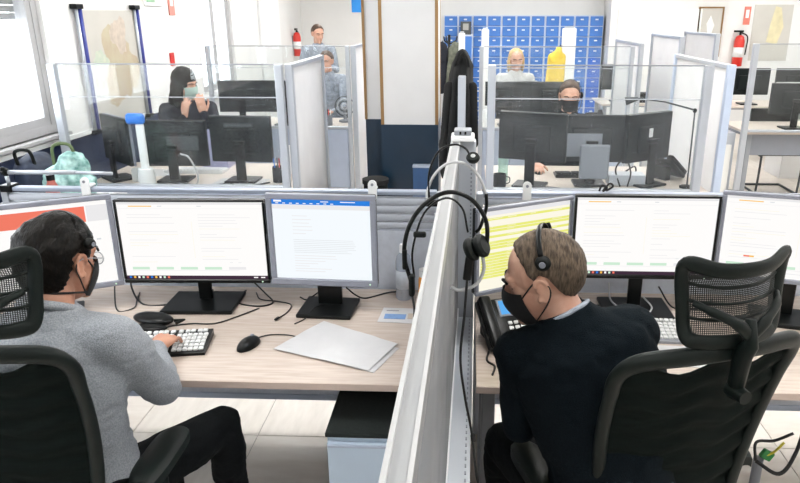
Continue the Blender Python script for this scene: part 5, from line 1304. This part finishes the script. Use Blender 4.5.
MB().add([(x_, -.0086, z_) for x_, z_ in ((-.05, .25), (.10, .22), (.16, .45), (.10, .70), (.02, .72), (-.02, .50))], [(0, 1, 2, 3, 4, 5)]).build('map_land', mat('pale_yellow_print', (.72, .66, .42), .7, var=.2, scale=8), m2)

# ================================================================== CLUTTER ON THE BACKGROUND DESKS
def pump_bottle(label, loc, m, h=.17, r=.032):
    t = thing('bottle', label, 'bottle', loc)
    MB().lathe([(.001, 0), (r, 0), (r, h * .8), (r * .45, h * .93), (r * .4, h), (.001, h)], n=18).build('bottle_body', m, t, angle=SM)
    MB().lathe([(r * .45, h * .97), (r * .48, h + .02), (.001, h + .022)], n=16).build('cap', white_pl, t, angle=SM)
pump_bottle('pale green bottle at the left post of the masked man\'s desk', (.25, 4.78, ZD), glassy('green_bottle_plastic', (.80, .93, .88), .4, (.6, .8, .72), translucent=True), .22, .035)
pump_bottle('white bottle on the second row desk below the blonde woman', (.18, 7.2, ZD), white_pl, .2, .04)
pump_bottle('white bottle beside the right monitor of the woman\'s desk', (-1.32, 4.95, ZD), white_pl, .19, .035)
def organiser(label, loc, m):
    t = thing('pen_holder', label, 'pen holder', loc)
    MB().lathe([(.001, 0), (.045, 0), (.045, .11), (.041, .11), (.040, .006), (.001, .005)], n=18).build('cup', m, t, angle=SM)
    for k in range(4): MB().cyl((.012 * (k - 1.5), .006 * (k % 2), .01), (.020 * (k - 1.5), .02 * (k % 2) - .01, .17), .004, n=8).build('pen', (cap_blue, black_pl, red_m, white_pl)[k], t, smooth=True)
organiser('black pen holder on the woman\'s desk at the right', (-1.34, 4.68, ZD), black_mt)
organiser('grey pen holder on the second row desk left of the column', (-1.50, 7.25, ZD), grey_pl)
telephone('black desk telephone on the second row desk beyond the side panel', (-1.62, 7.45, ZD), math.radians(170), 1.0, False)
telephone('black desk telephone on the second row desk below the yellow jacket', (1.32, 7.40, ZD), math.radians(190), 1.0, False)
back_desk('pale desk along the wall beyond the tall side panels', 1.75, 2.60, 9.2, 9.9)
bmon('dark monitor beyond the tall side panels', 2.02, 9.45, 4, .50, .33, .16)
telephone('black desk telephone beyond the tall side panels', (2.36, 9.40, ZD), math.radians(180), 1.0, False)
paper('paper_sheet', 'white papers on the second row desk below the blonde woman', ((.60, 7.10), (.85, 7.10), (.86, 7.28), (.61, 7.30)), ZD + .001, paper_m, seed=21)
hm2 = thing('desk_fan_heater', 'grey coiled machine on the second row desk beyond the side panel', 'machine', (-1.36, 7.50, ZD))
MB().lathe([(.001, 0), (.07, 0), (.07, .02), (.02, .03), (.02, .09), (.001, .09)], n=18).build('base', grey_pl, hm2, angle=SM)
for k in range(4): MB().tube([(.03 * 0 + (.03 + .025 * k) * math.cos(a), -.01, .17 + (.03 + .025 * k) * math.sin(a)) for a in [2 * PI * i / 24 for i in range(24)]], .006, 6, True).build('coil_ring', dark_metal if k % 2 else alu, hm2, smooth=True)
MB().rbox((0, 0, .12), (.03, .03, .10), .006).build('neck', grey_pl, hm2)
